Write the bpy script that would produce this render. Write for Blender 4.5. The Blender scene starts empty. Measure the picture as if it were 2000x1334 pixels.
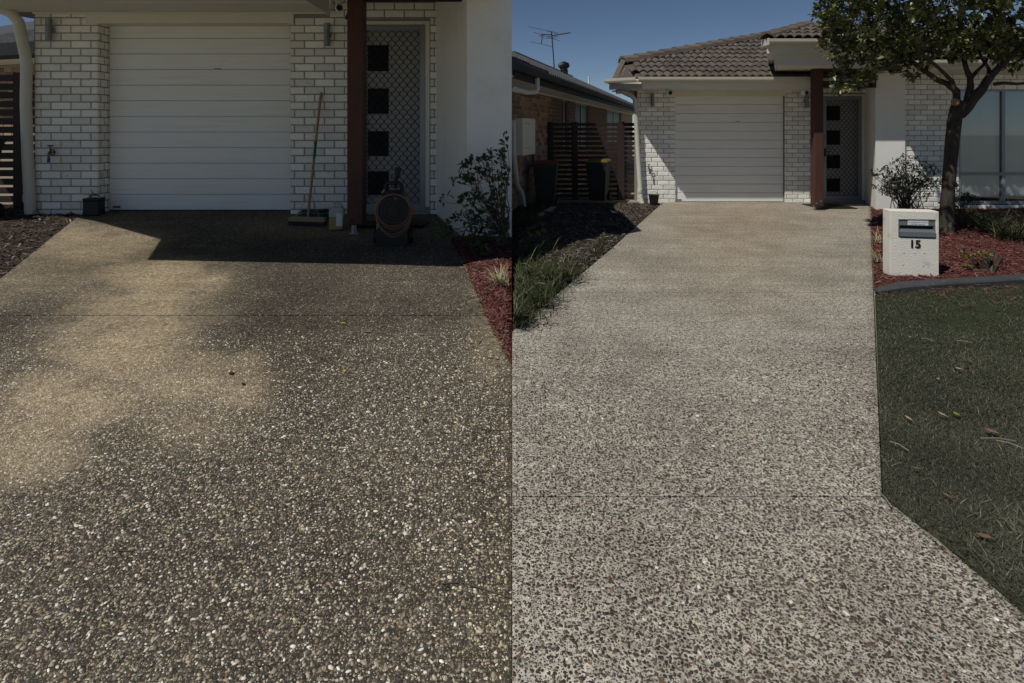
import bpy, math, random
import numpy as np
from mathutils import Vector, Matrix, noise as mnoise

random.seed(7)
rng = np.random.default_rng(11)
SC = bpy.context.scene
COL = SC.collection
R = math.radians

# ------------------------------------------------------------------ camera, sky, sun, exposure
FPX, EYE, HOR = 1100.0, 1.6, 255.0          # shift-lens camera: verticals stay upright
cam = bpy.data.cameras.new('camera')
cam.sensor_width = 36.0
cam.lens = 36.0 * FPX / 2000.0
cam.shift_y = -(667.0 - HOR) / 2000.0
cam.clip_start, cam.clip_end = 0.05, 1000.0
camo = bpy.data.objects.new('camera', cam)
camo.location = (0, 0, EYE)
camo.rotation_euler = (R(90), 0, 0)
COL.objects.link(camo)
SC.camera = camo

LX, LY = 0.52, 0.42                           # sunlight travels (LX, LY, -1)
world = bpy.data.worlds.new('World')
SC.world = world
world.use_nodes = True
wn = world.node_tree.nodes
sky = wn.new('ShaderNodeTexSky')
sky.sky_type = 'NISHITA'
sky.sun_disc = False
sky.sun_elevation = math.atan2(1.0, math.hypot(LX, LY))
sky.sun_rotation = math.atan2(-LX, -LY)
sky.altitude = 1500
sky.air_density = 0.78
sky.dust_density = 0.0
sky.ozone_density = 2.2
wn['Background'].inputs[1].default_value = 0.072
world.node_tree.links.new(sky.outputs[0], wn['Background'].inputs[0])
sun = bpy.data.lights.new('sun', 'SUN')
sun.energy = 5.0
sun.angle = R(0.5)
sun.color = (1.0, 0.965, 0.885)
suno = bpy.data.objects.new('sun', sun)
suno.rotation_euler = Vector((LX, LY, -1)).to_track_quat('-Z', 'Y').to_euler()
suno.location = (-5, -4, 12)
COL.objects.link(suno)
SC.view_settings.view_transform = 'Standard'
SC.view_settings.look = 'None'
SC.view_settings.gamma = 1.0
SC.view_settings.exposure = -0.5
SC.view_settings.use_curve_mapping = False

# ------------------------------------------------------------------ places on the ground
SL, LC = 0.0795, 2154.1                         # the left driveway climbs to its garage
KL = 1.155


def zl(Y):
    return -0.3577 + SL * min(max(Y, 1.4), 8.9)


def P(x, y, Y):
    return Vector(((x - 1000.0) / FPX * Y, Y, EYE + (HOR - y) / FPX * Y))


def X(x, Y):
    return (x - 1000.0) / FPX * Y


def Z(y, Y):
    return EYE + (HOR - y) / FPX * Y


def gl(x, y):                                  # a point of the left ground
    Y = LC / (y - 167.5)
    return Vector((X(x, Y), Y, zl(Y)))


def gr(x, y):                                  # a point of the right ground
    Y = 1760.0 / (y - HOR)
    return Vector((X(x, Y), Y, 0.0))


# ------------------------------------------------------------------ materials
MATS = {}


def nodes_of(m):
    m.use_nodes = True
    return m.node_tree.nodes, m.node_tree.links


def mat(name, col, rough=0.75, spec=0.3, metal=0.0, rnd=0.0, n=None, bump=None, attr=False, tint=None, coords='Object',
        stretch=(1, 1, 1), trans=0.0):
    """procedural principled material: rnd = spread between objects, n = [(scale, amount)...], bump = [(scale, strength, dist)...]"""
    if name in MATS:
        return MATS[name]
    m = bpy.data.materials.new(name)
    N, L = nodes_of(m)
    b = N['Principled BSDF']
    b.inputs['Roughness'].default_value = rough
    b.inputs['Specular IOR Level'].default_value = spec
    b.inputs['Metallic'].default_value = metal
    tc = N.new('ShaderNodeTexCoord')
    oi = N.new('ShaderNodeObjectInfo')
    mp = N.new('ShaderNodeMapping')
    mp.inputs['Scale'].default_value = stretch
    L.new(tc.outputs[coords], mp.inputs['Vector'])
    off = N.new('ShaderNodeMath'); off.operation = 'MULTIPLY'; off.inputs[1].default_value = 37.0
    L.new(oi.outputs['Random'], off.inputs[0])
    if coords == 'Object':
        L.new(off.outputs[0], mp.inputs['Location'])
    if attr:
        a = N.new('ShaderNodeAttribute'); a.attribute_name = 'Col'
        cur = a.outputs['Color']
    else:
        c = N.new('ShaderNodeRGB'); c.outputs[0].default_value = (*col, 1)
        cur = c.outputs[0]

    def mul(sock, fac, lo, hi):
        mr = N.new('ShaderNodeMapRange'); mr.inputs['To Min'].default_value = lo; mr.inputs['To Max'].default_value = hi
        L.new(fac, mr.inputs['Value'])
        mx = N.new('ShaderNodeMix'); mx.data_type = 'RGBA'; mx.blend_type = 'MULTIPLY'; mx.inputs['Factor'].default_value = 1
        L.new(sock, mx.inputs['A']); L.new(mr.outputs[0], mx.inputs['B'])
        return mx.outputs['Result']
    if rnd:
        cur = mul(cur, oi.outputs['Random'], 1 - rnd, 1 + rnd)
    for sc_, am in (n or []):
        t = N.new('ShaderNodeTexNoise'); t.inputs['Scale'].default_value = sc_; t.inputs['Detail'].default_value = 5
        L.new(mp.outputs[0], t.inputs['Vector'])
        cur = mul(cur, t.outputs['Fac'], 1 - 1.6 * am, 1 + 1.6 * am)
    if tint:                                   # (colour, scale, low, high): a second colour in noisy blotches
        t = N.new('ShaderNodeTexNoise'); t.inputs['Scale'].default_value = tint[1]; t.inputs['Detail'].default_value = 6
        L.new(mp.outputs[0], t.inputs['Vector'])
        mr = N.new('ShaderNodeMapRange'); mr.inputs['From Min'].default_value = tint[2]; mr.inputs['From Max'].default_value = tint[3]
        L.new(t.outputs['Fac'], mr.inputs['Value'])
        mx = N.new('ShaderNodeMix'); mx.data_type = 'RGBA'
        L.new(mr.outputs[0], mx.inputs['Factor']); L.new(cur, mx.inputs['A']); mx.inputs['B'].default_value = (*tint[0], 1)
        cur = mx.outputs['Result']
    L.new(cur, b.inputs['Base Color'])
    prev = None
    for sc_, st, di in (bump or []):
        t = N.new('ShaderNodeTexNoise'); t.inputs['Scale'].default_value = sc_; t.inputs['Detail'].default_value = 4
        L.new(mp.outputs[0], t.inputs['Vector'])
        bp = N.new('ShaderNodeBump'); bp.inputs['Strength'].default_value = st; bp.inputs['Distance'].default_value = di
        L.new(t.outputs['Fac'], bp.inputs['Height'])
        if prev:
            L.new(prev, bp.inputs['Normal'])
        prev = bp.outputs[0]
    if prev:
        L.new(prev, b.inputs['Normal'])
    if trans:
        b.inputs['Transmission Weight'].default_value = trans
    MATS[name] = m
    return m


def aggregate(name, matrix, stones, attrs, scales, cut=1.0, stone_tint=None):
    """exposed aggregate concrete: two sizes of stone in a cement matrix; 'stain' mixes in a second matrix colour, 'dirt' darkens"""
    m = bpy.data.materials.new(name)
    N, L = nodes_of(m)
    b = N['Principled BSDF']
    b.inputs['Roughness'].default_value = 0.8
    b.inputs['Specular IOR Level'].default_value = 0.25
    geo = N.new('ShaderNodeNewGeometry')

    def mixc(f, A, B, bl='MIX'):
        mx = N.new('ShaderNodeMix'); mx.data_type = 'RGBA'; mx.blend_type = bl
        for s, k in ((f, 'Factor'), (A, 'A'), (B, 'B')):
            if isinstance(s, (int, float)):
                mx.inputs[k].default_value = s
            elif isinstance(s, tuple):
                mx.inputs[k].default_value = (*s, 1)
            else:
                L.new(s, mx.inputs[k])
        return mx.outputs['Result']

    def noise(scale, detail=5):
        t = N.new('ShaderNodeTexNoise'); t.inputs['Scale'].default_value = scale; t.inputs['Detail'].default_value = detail
        L.new(geo.outputs['Position'], t.inputs['Vector'])
        return t.outputs['Fac']

    def rng_(s, a, c, lo=0.0, hi=1.0):
        mr = N.new('ShaderNodeMapRange'); mr.inputs['From Min'].default_value = a; mr.inputs['From Max'].default_value = c
        mr.inputs['To Min'].default_value = lo; mr.inputs['To Max'].default_value = hi
        L.new(s, mr.inputs['Value'])
        return mr.outputs[0]

    def attr(n):
        a = N.new('ShaderNodeAttribute'); a.attribute_name = n
        return a.outputs['Fac']
    at_stain, at_dirt = attr('stain'), attr('dirt')
    base = mixc(at_stain, matrix, attrs[0])
    g = rng_(noise(180), 0.3, 0.7, 0.75, 1.25)
    base = mixc(1.0, base, g, 'MULTIPLY')
    height = None
    wob = N.new('ShaderNodeTexNoise'); wob.inputs['Scale'].default_value = 120
    L.new(geo.outputs['Position'], wob.inputs['Vector'])
    sub = N.new('ShaderNodeVectorMath'); sub.operation = 'SCALE'; sub.inputs['Scale'].default_value = 0.004
    L.new(wob.outputs['Color'], sub.inputs[0])
    add = N.new('ShaderNodeVectorMath'); add.operation = 'ADD'
    L.new(geo.outputs['Position'], add.inputs[0]); L.new(sub.outputs[0], add.inputs[1])
    for sc_, lo, hi in ((scales[0], 0.22 * cut, 0.46 * cut), (scales[1], 0.24 * cut, 0.44 * cut)):
        v = N.new('ShaderNodeTexVoronoi'); v.voronoi_dimensions = '2D'; v.inputs['Scale'].default_value = sc_
        L.new(add.outputs[0], v.inputs['Vector'])
        sx = N.new('ShaderNodeSeparateColor'); L.new(v.outputs['Color'], sx.inputs[0])
        th = rng_(sx.outputs[0], 0, 1, lo * 0.6, hi)
        d = N.new('ShaderNodeMath'); d.operation = 'SUBTRACT'; L.new(th, d.inputs[0]); L.new(v.outputs['Distance'], d.inputs[1])
        f = rng_(d.outputs[0], 0.0, 0.05)
        ramp = N.new('ShaderNodeValToRGB'); ramp.color_ramp.interpolation = 'CONSTANT'
        els = ramp.color_ramp.elements
        acc = 0.0
        for i, (w, c) in enumerate(stones):
            e = els[i] if i < 2 else els.new(min(acc, 0.999))
            e.position = min(acc, 0.999); e.color = (*c, 1)
            acc += w
        L.new(sx.outputs[1], ramp.inputs[0])
        if stone_tint:                         # dust on the stones, each a little different
            tint_ = mixc(1.0, stone_tint, rng_(sx.outputs[2], 0, 1, .55, 1.25), 'MULTIPLY')
            st = mixc(at_stain, ramp.outputs[0], mixc(.85, ramp.outputs[0], tint_))
        else:
            st = mixc(at_stain, ramp.outputs[0], mixc(attrs[1], ramp.outputs[0], attrs[0]))
        base = mixc(f, base, st)
        hh = rng_(d.outputs[0], 0.0, 0.18)
        height = hh if height is None else mixc(0.5, height, hh)
    big = rng_(noise(0.9), 0.35, 0.65, 0.86, 1.12)
    base = mixc(1.0, base, big, 'MULTIPLY')
    base = mixc(1.0, base, rng_(noise(3.5), 0.3, 0.7, 0.88, 1.12), 'MULTIPLY')
    mpb = N.new('ShaderNodeMapping'); mpb.inputs['Scale'].default_value = (.7, 7.5, 1)
    L.new(geo.outputs['Position'], mpb.inputs['Vector'])
    tb = N.new('ShaderNodeTexNoise'); tb.inputs['Scale'].default_value = 1.0; tb.inputs['Detail'].default_value = 4
    L.new(mpb.outputs[0], tb.inputs['Vector'])
    base = mixc(1.0, base, rng_(tb.outputs['Fac'], 0.3, 0.7, 0.88, 1.10), 'MULTIPLY')
    base = mixc(1.0, base, rng_(noise(34, 3), 0.36, 0.64, 0.70, 1.30), 'MULTIPLY')
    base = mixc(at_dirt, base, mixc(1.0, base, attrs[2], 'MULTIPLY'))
    L.new(base, b.inputs['Base Color'])
    bp = N.new('ShaderNodeBump'); bp.inputs['Strength'].default_value = 0.9; bp.inputs['Distance'].default_value = 0.006
    L.new(height, bp.inputs['Height'])
    L.new(bp.outputs[0], b.inputs['Normal'])
    return m


LEFT_STONES = [(.30, (.045, .036, .028)), (.18, (.115, .10, .078)), (.18, (.22, .178, .128)), (.14, (.35, .288, .205)), (.10, (.19, .145, .095)),
               (.07, (.50, .45, .36)), (.03, (.72, .69, .62))]
RIGHT_STONES = [(.28, (.034, .029, .024)), (.28, (.068, .052, .039)), (.19, (.105, .074, .052)), (.12, (.13, .11, .09)), (.07, (.20, .16, .12)),
                (.04, (.19, .10, .05)), (.02, (.6, .57, .52))]
M_DL = aggregate('dark_exposed_aggregate', (.054, .048, .036), LEFT_STONES, ((.29, .23, .145), 0.42, (.53, .52, .50)), (66, 136), 1.06, (.56, .45, .30))
M_DR = aggregate('pale_exposed_aggregate', (.415, .385, .325), RIGHT_STONES, ((.36, .28, .19), 0.25, (.66, .65, .62)), (62, 118), .92)
M_WBRICK = mat('white_painted_brick', (.82, .81, .76), .85, .2, rnd=.13, n=[(25, .06)], bump=[(30, .5, .006), (120, .35, .003)],
               tint=((.30, .27, .23), 45, .645, .70))
M_MORT = mat('grey_brown_mortar', (.29, .268, .235), .95, .1, n=[(30, .12)], bump=[(120, .5, .004)])
M_RBRICK = mat('mixed_tan_brick', (.30, .20, .145), .9, .15, rnd=.42, n=[(14, .15)], bump=[(40, .5, .006)])
M_MORT2 = mat('pale_mortar', (.34, .29, .24), .95, .1, n=[(30, .12)])
M_DOOR = mat('garage_door_cream', (.81, .81, .78), .5, .4, n=[(1.5, .035)], bump=[(9, .15, .004)], stretch=(1, 6, 18), tint=((.68, .66, .60), 1.1, .55, .85))
M_CREAM = mat('cream_paint', (.70, .68, .59), .55, .35, n=[(3, .04)])
M_SOFF = mat('soffit_paint', (.66, .645, .59), .7, .25, n=[(2, .04)])
M_REND = mat('white_render', (.82, .81, .77), .9, .15, n=[(2.2, .05), (60, .05)], bump=[(140, .55, .006)], tint=((.66, .63, .56), 1.6, .56, .85))
M_MAIL = mat('cream_render', (.74, .71, .63), .9, .15, n=[(5, .05), (60, .05)], bump=[(110, .9, .010)], tint=((.50, .47, .40), 7, .60, .80))
M_PIPE = mat('pale_pipe_paint', (.60, .58, .52), .45, .4, n=[(4, .06)])
M_GUT = mat('stone_gutter_paint', (.56, .52, .44), .4, .45, n=[(5, .05)])
M_DGUT = mat('slate_gutter_paint', (.024, .026, .029), .6, .15, n=[(5, .08)])
M_ALU = mat('grey_aluminium', (.25, .27, .29), .4, .5, metal=.3, n=[(6, .05)])
M_WIRE = mat('black_wire', (.012, .012, .013), .5, .4)
M_LAMP = mat('grey_lamp_metal', (.22, .235, .25), .35, .5, metal=.5)
M_REDT = mat('red_brown_timber', (.075, .034, .025), .6, .3, n=[(6, .22)], stretch=(6, 6, .5), bump=[(20, .25, .004)])
M_DARKT = mat('dark_brown_timber', (.038, .022, .017), .65, .3, rnd=.2, n=[(8, .2)], stretch=(.6, 6, 6), bump=[(20, .25, .003)])
M_SLATT = mat('stained_slat_timber', (.030, .019, .018), .65, .3, rnd=.22, n=[(8, .2)], stretch=(.6, 6, 6), bump=[(20, .25, .003)])
M_TILE = mat('weathered_roof_tile', (.085, .072, .060), .85, .25, rnd=.22, n=[(9, .16)], bump=[(70, .4, .005)], tint=((.22, .20, .17), 13, .58, .75))
M_CAP = mat('ridge_cap_tile', (.135, .108, .084), .85, .25, rnd=.15, n=[(8, .16)], stretch=(1, 1, 1), bump=[(60, .4, .004)])
M_DTILE = mat('dark_roof_tile', (.060, .058, .058), .55, .4, rnd=.15, n=[(6, .2), (13, .3)])
M_BLACK = mat('black_plastic', (.010, .010, .011), .5, .4, n=[(8, .1)])
M_BIN = mat('dark_green_bin_plastic', (.014, .020, .017), .5, .4, n=[(5, .1)])
M_MAROON = mat('maroon_plastic', (.10, .018, .022), .45, .4)
M_YEL = mat('yellow_plastic', (.13, .092, .016), .45, .4)
M_GREY = mat('grey_plastic', (.13, .135, .14), .5, .4)
M_STEEL = mat('galvanised_steel', (.32, .33, .34), .4, .5, metal=.6, n=[(20, .12)])
M_WHITE = mat('white_plastic', (.70, .70, .68), .4, .4)
M_ORANGE = mat('orange_hose', (.22, .108, .066), .5, .4)
M_LIME = mat('lime_trim', (.26, .26, .06), .5, .4)
M_GHOSE = mat('green_hose', (.012, .07, .055), .4, .45)
M_BROOM = mat('pale_broom_timber', (.30, .20, .115), .6, .3, n=[(9, .18)], stretch=(6, 6, .6))
M_JERRY = mat('translucent_bottle_plastic', (.40, .42, .39), .35, .4)
M_JUICE = mat('yellow_green_liquid', (.26, .27, .10), .35, .4)
M_PAPER = mat('label_paper', (.66, .68, .68), .6, .2)
M_INK = mat('black_ink', (.012, .012, .012), .7, .1)
M_GLASSD = mat('dark_pane_glass', (.010, .012, .014), .4, .12)
M_SOIL = mat('dark_garden_soil', (.046, .037, .029), .95, .1, n=[(6, .25), (40, .25)], bump=[(30, .8, .02), (120, .6, .008)], coords='Object')
M_RSOIL = mat('red_mulch_soil', (.075, .026, .020), .95, .1, n=[(8, .25), (50, .3)], bump=[(35, .9, .02), (120, .6, .008)])
M_TURF = mat('turf_soil', (.030, .038, .018), .95, .1, n=[(5, .25), (60, .3)], bump=[(60, .8, .02)])
M_EARTH = mat('open_ground', (.25, .23, .17), .95, .1, n=[(.4, .2), (5, .2)])
M_EDGE = mat('charcoal_concrete_edging', (.050, .052, .055), .85, .25, n=[(6, .22), (50, .2)], bump=[(60, .5, .006)], tint=((.13, .13, .125), 7, .6, .75))
M_CONC = mat('grey_concrete', (.28, .26, .235), .9, .2, n=[(4, .1), (40, .12)], bump=[(60, .4, .004)])
M_CHIP = mat('mulch_chip', (1, 1, 1), .85, .2, attr=True, n=[(40, .15)])
M_BLADE = mat('grass_blade', (1, 1, 1), .6, .25, attr=True)
M_LEAF = mat('glossy_leaf', (1, 1, 1), .38, .45, attr=True)
M_LEAFO = mat('glossy_single_leaf', (.105, .122, .038), .38, .5, rnd=.45)
M_BARK = mat('grey_brown_bark', (.058, .047, .037), .9, .2, n=[(7, .3), (30, .25)], stretch=(1, 1, .45), bump=[(14, 1.0, .03), (60, .6, .008)],
             tint=((.26, .235, .20), 9, .62, .70))
M_TWIG = mat('brown_twig', (.10, .075, .055), .85, .2, n=[(20, .2)])
M_PEB = mat('pebble', (1, 1, 1), .6, .35, attr=True, n=[(90, .12)])
M_BLIND = mat('white_blind_fabric', (.76, .79, .79), .8, .2, n=[(3, .05)], bump=[(4, .3, .02)])
M_DRY = mat('dry_leaf', (1, 1, 1), .75, .2, attr=True, n=[(60, .15)])
M_BRASS = mat('dull_brass', (.16, .12, .06), .4, .5, metal=.7)
M_BLUE = mat('blue_plastic', (.02, .05, .25), .45, .4)

glass = bpy.data.materials.new('window_glass')
N_, L_ = nodes_of(glass)
bs = N_['Principled BSDF']
bs.inputs['Base Color'].default_value = (.55, .62, .66, 1)
bs.inputs['Roughness'].default_value = 0.02
bs.inputs['Transmission Weight'].default_value = 1.0
bs.inputs['IOR'].default_value = 1.45
_tr = N_.new('ShaderNodeBsdfTransparent'); _tr.inputs[0].default_value = (.80, .85, .87, 1)
_gl = N_.new('ShaderNodeBsdfGlossy'); _gl.inputs['Roughness'].default_value = 0.02
_lw = N_.new('ShaderNodeLayerWeight'); _lw.inputs['Blend'].default_value = 0.3
_fr = N_.new('ShaderNodeMapRange'); _fr.inputs['To Min'].default_value = 0.05; _fr.inputs['To Max'].default_value = 0.6
L_.new(_lw.outputs['Facing'], _fr.inputs['Value'])
_mx = N_.new('ShaderNodeMixShader')
L_.new(_fr.outputs[0], _mx.inputs[0]); L_.new(_tr.outputs[0], _mx.inputs[1]); L_.new(_gl.outputs[0], _mx.inputs[2])
L_.new(_mx.outputs[0], N_['Material Output'].inputs[0])
M_GLASS = glass

# ------------------------------------------------------------------ building helpers
ORG = {}


def link(o, parent=None, at=Vector((0, 0, 0))):
    COL.objects.link(o)
    at = Vector(at)
    if parent is not None:
        o.parent = parent
        o.location = at - ORG[parent.name]
    else:
        o.location = at
    ORG[o.name] = at
    return o


def tag(o, label=None, cat=None, group=None, kind=None):
    for k, v in (('label', label), ('category', cat), ('group', group), ('kind', kind)):
        if v:
            o[k] = v
    return o


def thing(name, label, cat, at, group=None):
    o = bpy.data.objects.new(name, None)
    o.empty_display_size = 0.1
    link(o, None, at)
    return tag(o, label, cat, group)


class MB:
    def __init__(s, M=None):
        s.v, s.f, s.M = [], [], M

    def add(s, vs, fs):
        b = len(s.v)
        for p in vs:
            p = Vector(p)
            s.v.append(s.M @ p if s.M is not None else p)
        s.f += [tuple(i + b for i in f) for f in fs]
        return s

    def box(s, x0, x1, y0, y1, z0, z1, c=0.0):
        if c <= 0:
            v = [(x0, y0, z0), (x1, y0, z0), (x1, y1, z0), (x0, y1, z0), (x0, y0, z1), (x1, y0, z1), (x1, y1, z1), (x0, y1, z1)]
            return s.add(v, [(0, 3, 2, 1), (4, 5, 6, 7), (0, 1, 5, 4), (1, 2, 6, 5), (2, 3, 7, 6), (3, 0, 4, 7)])
        # chamfered box
        c = min(c, (x1 - x0) * .45, (y1 - y0) * .45, (z1 - z0) * .45)
        v, idx = [], {}
        for ix, xx in enumerate((x0, x1)):
            for iy, yy in enumerate((y0, y1)):
                for iz, zz in enumerate((z0, z1)):
                    sx, sy, sz = (1 if ix == 0 else -1), (1 if iy == 0 else -1), (1 if iz == 0 else -1)
                    for a, p in enumerate(((xx, yy + sy * c, zz + sz * c), (xx + sx * c, yy, zz + sz * c), (xx + sx * c, yy + sy * c, zz))):
                        idx[(ix, iy, iz, a)] = len(v); v.append(p)
        f = []
        cen = Vector(((x0 + x1) / 2, (y0 + y1) / 2, (z0 + z1) / 2))

        def face(k):
            pts = [Vector(v[i]) for i in k]
            n = (pts[1] - pts[0]).cross(pts[2] - pts[0])
            mid = sum(pts, Vector()) / len(pts)
            f.append(tuple(k) if n.dot(mid - cen) > 0 else tuple(reversed(k)))
        for i in (0, 1):
            face([idx[(i, 0, 0, 0)], idx[(i, 1, 0, 0)], idx[(i, 1, 1, 0)], idx[(i, 0, 1, 0)]])
            face([idx[(0, i, 0, 1)], idx[(1, i, 0, 1)], idx[(1, i, 1, 1)], idx[(0, i, 1, 1)]])
            face([idx[(0, 0, i, 2)], idx[(1, 0, i, 2)], idx[(1, 1, i, 2)], idx[(0, 1, i, 2)]])
        for i in (0, 1):
            for j in (0, 1):
                face([idx[(i, j, 0, 0)], idx[(i, j, 1, 0)], idx[(i, j, 1, 1)], idx[(i, j, 0, 1)]])
                face([idx[(i, 0, j, 0)], idx[(i, 1, j, 0)], idx[(i, 1, j, 2)], idx[(i, 0, j, 2)]])
                face([idx[(0, i, j, 1)], idx[(1, i, j, 1)], idx[(1, i, j, 2)], idx[(0, i, j, 2)]])
                for k in (0, 1):
                    face([idx[(i, j, k, 0)], idx[(i, j, k, 1)], idx[(i, j, k, 2)]])
        return s.add(v, f)

    def prism(s, poly, z0, z1):
        """poly: plan outline (x, y); z0, z1 numbers"""
        n = len(poly)
        a = sum(poly[i][0] * poly[(i + 1) % n][1] - poly[(i + 1) % n][0] * poly[i][1] for i in range(n))
        if a < 0:
            poly = poly[::-1]
        v = [(x, y, z0) for x, y in poly] + [(x, y, z1) for x, y in poly]
        f = [tuple(range(n))[::-1], tuple(range(n, 2 * n))] + [(i, (i + 1) % n, n + (i + 1) % n, n + i) for i in range(n)]
        return s.add(v, f)

    def extrude(s, sect, a, b, up=Vector((0, 0, 1)), caps=True):
        """section (u, w) swept from a to b: u sideways (right of travel), w along up"""
        a, b = Vector(a), Vector(b)
        d = (b - a).normalized()
        r = d.cross(up).normalized()
        w = r.cross(d).normalized()
        n = len(sect)
        v = [a + r * p[0] + w * p[1] for p in sect] + [b + r * p[0] + w * p[1] for p in sect]
        f = [(i, (i + 1) % n, n + (i + 1) % n, n + i) for i in range(n)]
        if caps:
            f += [tuple(range(n))[::-1], tuple(range(n, 2 * n))]
        return s.add(v, f)

    def tube(s, pts, rad, k=8, closed=False):
        pts = [Vector(p) for p in pts]
        n = len(pts)
        if not hasattr(rad, '__len__'):
            rad = [rad] * n
        v = []
        ref = None
        for i, p in enumerate(pts):
            if closed:
                d = pts[(i + 1) % n] - pts[i - 1]
            else:
                d = pts[min(i + 1, n - 1)] - pts[max(i - 1, 0)]
            d.normalize()
            if ref is None:
                ref = d.orthogonal().normalized()
            ref = (ref - d * ref.dot(d))
            if ref.length < 1e-6:
                ref = d.orthogonal()
            ref.normalize()
            q = d.cross(ref)
            for j in range(k):
                t = 2 * math.pi * j / k
                v.append(p + (ref * math.cos(t) + q * math.sin(t)) * rad[i])
        f = []
        m = n if closed else n - 1
        for i in range(m):
            i2 = (i + 1) % n
            for j in range(k):
                j2 = (j + 1) % k
                f.append((i * k + j, i * k + j2, i2 * k + j2, i2 * k + j))
        if not closed:
            f += [tuple(range(k))[::-1], tuple((n - 1) * k + j for j in range(k))]
        return s.add(v, f)

    def lathe(s, prof, c, k=16):
        """prof: (radius, z); c: centre (x, y, z)"""
        v, f = [], []
        for r, z in prof:
            for j in range(k):
                t = 2 * math.pi * j / k
                v.append((c[0] + r * math.cos(t), c[1] + r * math.sin(t), c[2] + z))
        for i in range(len(prof) - 1):
            for j in range(k):
                j2 = (j + 1) % k
                f.append((i * k + j, i * k + j2, (i + 1) * k + j2, (i + 1) * k + j))
        f += [tuple(range(k))[::-1], tuple((len(prof) - 1) * k + j for j in range(k))]
        return s.add(v, f)

    def build(s, name, m, parent=None, smooth=False, at=None, kind=None, label=None):
        vs = s.v
        if at is None:
            xs, ys, zs = [p.x for p in vs], [p.y for p in vs], [p.z for p in vs]
            at = Vector(((min(xs) + max(xs)) / 2, (min(ys) + max(ys)) / 2, min(zs)))
        at = Vector(at)
        me = bpy.data.meshes.new(name)
        me.from_pydata([p - at for p in vs], [], s.f)
        if smooth:
            me.polygons.foreach_set('use_smooth', [True] * len(me.polygons))
            try:
                me.set_sharp_from_angle(angle=R(40))
            except Exception:
                pass
        me.materials.append(m)
        o = bpy.data.objects.new(name, me)
        link(o, parent, at)
        tag(o, label=label, kind=kind)
        return o


def one(name, mb, m, label, cat, group=None, smooth=False):
    return tag(mb.build(name, m, None, smooth), label, cat, group)


def dup(src, at, label=None, group=None):
    """copy a thing with its parts and their sub-parts"""
    base = ORG[src.name]
    r = src.copy()
    COL.objects.link(r)
    r.location = at
    ORG[r.name] = Vector(at)
    if label:
        r['label'] = label
    if group:
        r['group'] = group
    for ch in src.children:
        c = ch.copy(); COL.objects.link(c); c.parent = r
        for g in ch.children:
            d = g.copy(); COL.objects.link(d); d.parent = c
    return r


def big(name, V, Fc, C, m, parent=None, kind='stuff', at=(0, 0, 0), smooth=False):
    me = bpy.data.meshes.new(name)
    me.from_pydata(V - np.array(at)[None, :], [], Fc)
    if C is not None:
        a = me.color_attributes.new('Col', 'FLOAT_COLOR', 'POINT')
        c4 = np.ones((len(V), 4), np.float32); c4[:, :3] = C
        a.data.foreach_set('color', c4.ravel())
    if smooth:
        me.polygons.foreach_set('use_smooth', [True] * len(me.polygons))
    me.materials.append(m)
    o = bpy.data.objects.new(name, me)
    link(o, parent, at)
    return tag(o, kind=kind)


def scatter(tv, tf, loc, rot, sc, col):
    """template copies -> arrays. rot (N,3,3), sc (N,3), col (N,3)"""
    tv = np.asarray(tv, float); tf = np.asarray(tf, int)
    n, k = len(loc), len(tv)
    V = np.einsum('nij,nkj->nki', rot, tv[None] * sc[:, None, :]) + loc[:, None, :]
    Fc = (tf[None] + (np.arange(n) * k)[:, None, None]).reshape(-1, tf.shape[1])
    return V.reshape(-1, 3), Fc, np.repeat(col, k, axis=0)


def rots(rz, ax=None, ay=None):
    n = len(rz)
    z, o = np.zeros(n), np.ones(n)
    c, s = np.cos(rz), np.sin(rz)
    Mz = np.stack([np.stack([c, -s, z], 1), np.stack([s, c, z], 1), np.stack([z, z, o], 1)], 1)
    if ax is not None:
        c, s = np.cos(ax), np.sin(ax)
        Mz = Mz @ np.stack([np.stack([o, z, z], 1), np.stack([z, c, -s], 1), np.stack([z, s, c], 1)], 1)
    if ay is not None:
        c, s = np.cos(ay), np.sin(ay)
        Mz = Mz @ np.stack([np.stack([c, z, s], 1), np.stack([z, o, z], 1), np.stack([-s, z, c], 1)], 1)
    return Mz


def pick(pal, n, jit=.18):
    w = np.array([p[0] for p in pal]); w = w / w.sum()
    idx = rng.choice(len(pal), n, p=w)
    c = np.array([p[1] for p in pal])[idx]
    return np.clip(c * rng.uniform(1 - jit, 1 + jit, (n, 1)), 0, 1)


# ------------------------------------------------------------------ ground
gb = MB(); gb.box(-400, 400, -200, 600, -.9, -.36)
tag(gb.build('ground', M_EARTH), kind='structure')
gb = MB(); gb.box(0.001, 60, -20, 60, -.38, -.035)
tag(gb.build('ground', M_EARTH), kind='structure')


def wedge(name, m, x0, x1, y0, y1, dz, kind='structure'):
    """left-hand land: a solid whose top follows the climbing ground"""
    ys = [y for y in (y0, 1.4, 8.9, y1) if y0 <= y <= y1]
    mb = MB()
    v, f = [], []
    for y in ys:
        z = zl(y) + dz
        v += [(x0, y, -.38), (x1, y, -.38), (x1, y, z), (x0, y, z)]
    for i in range(len(ys) - 1):
        a, b = i * 4, i * 4 + 4
        f += [(a + 3, a + 2, b + 2, b + 3), (a + 1, b + 1, b + 2, a + 2), (a, a + 3, b + 3, b), (a, b, b + 1, a + 1)]
    f += [(0, 1, 2, 3), tuple(len(v) - 4 + i for i in (3, 2, 1, 0))]
    mb.add(v, f)
    return tag(mb.build(name, m), kind=kind)


wedge('ground', M_EARTH, -60, -0.001, -20, 60, -.035)

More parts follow.
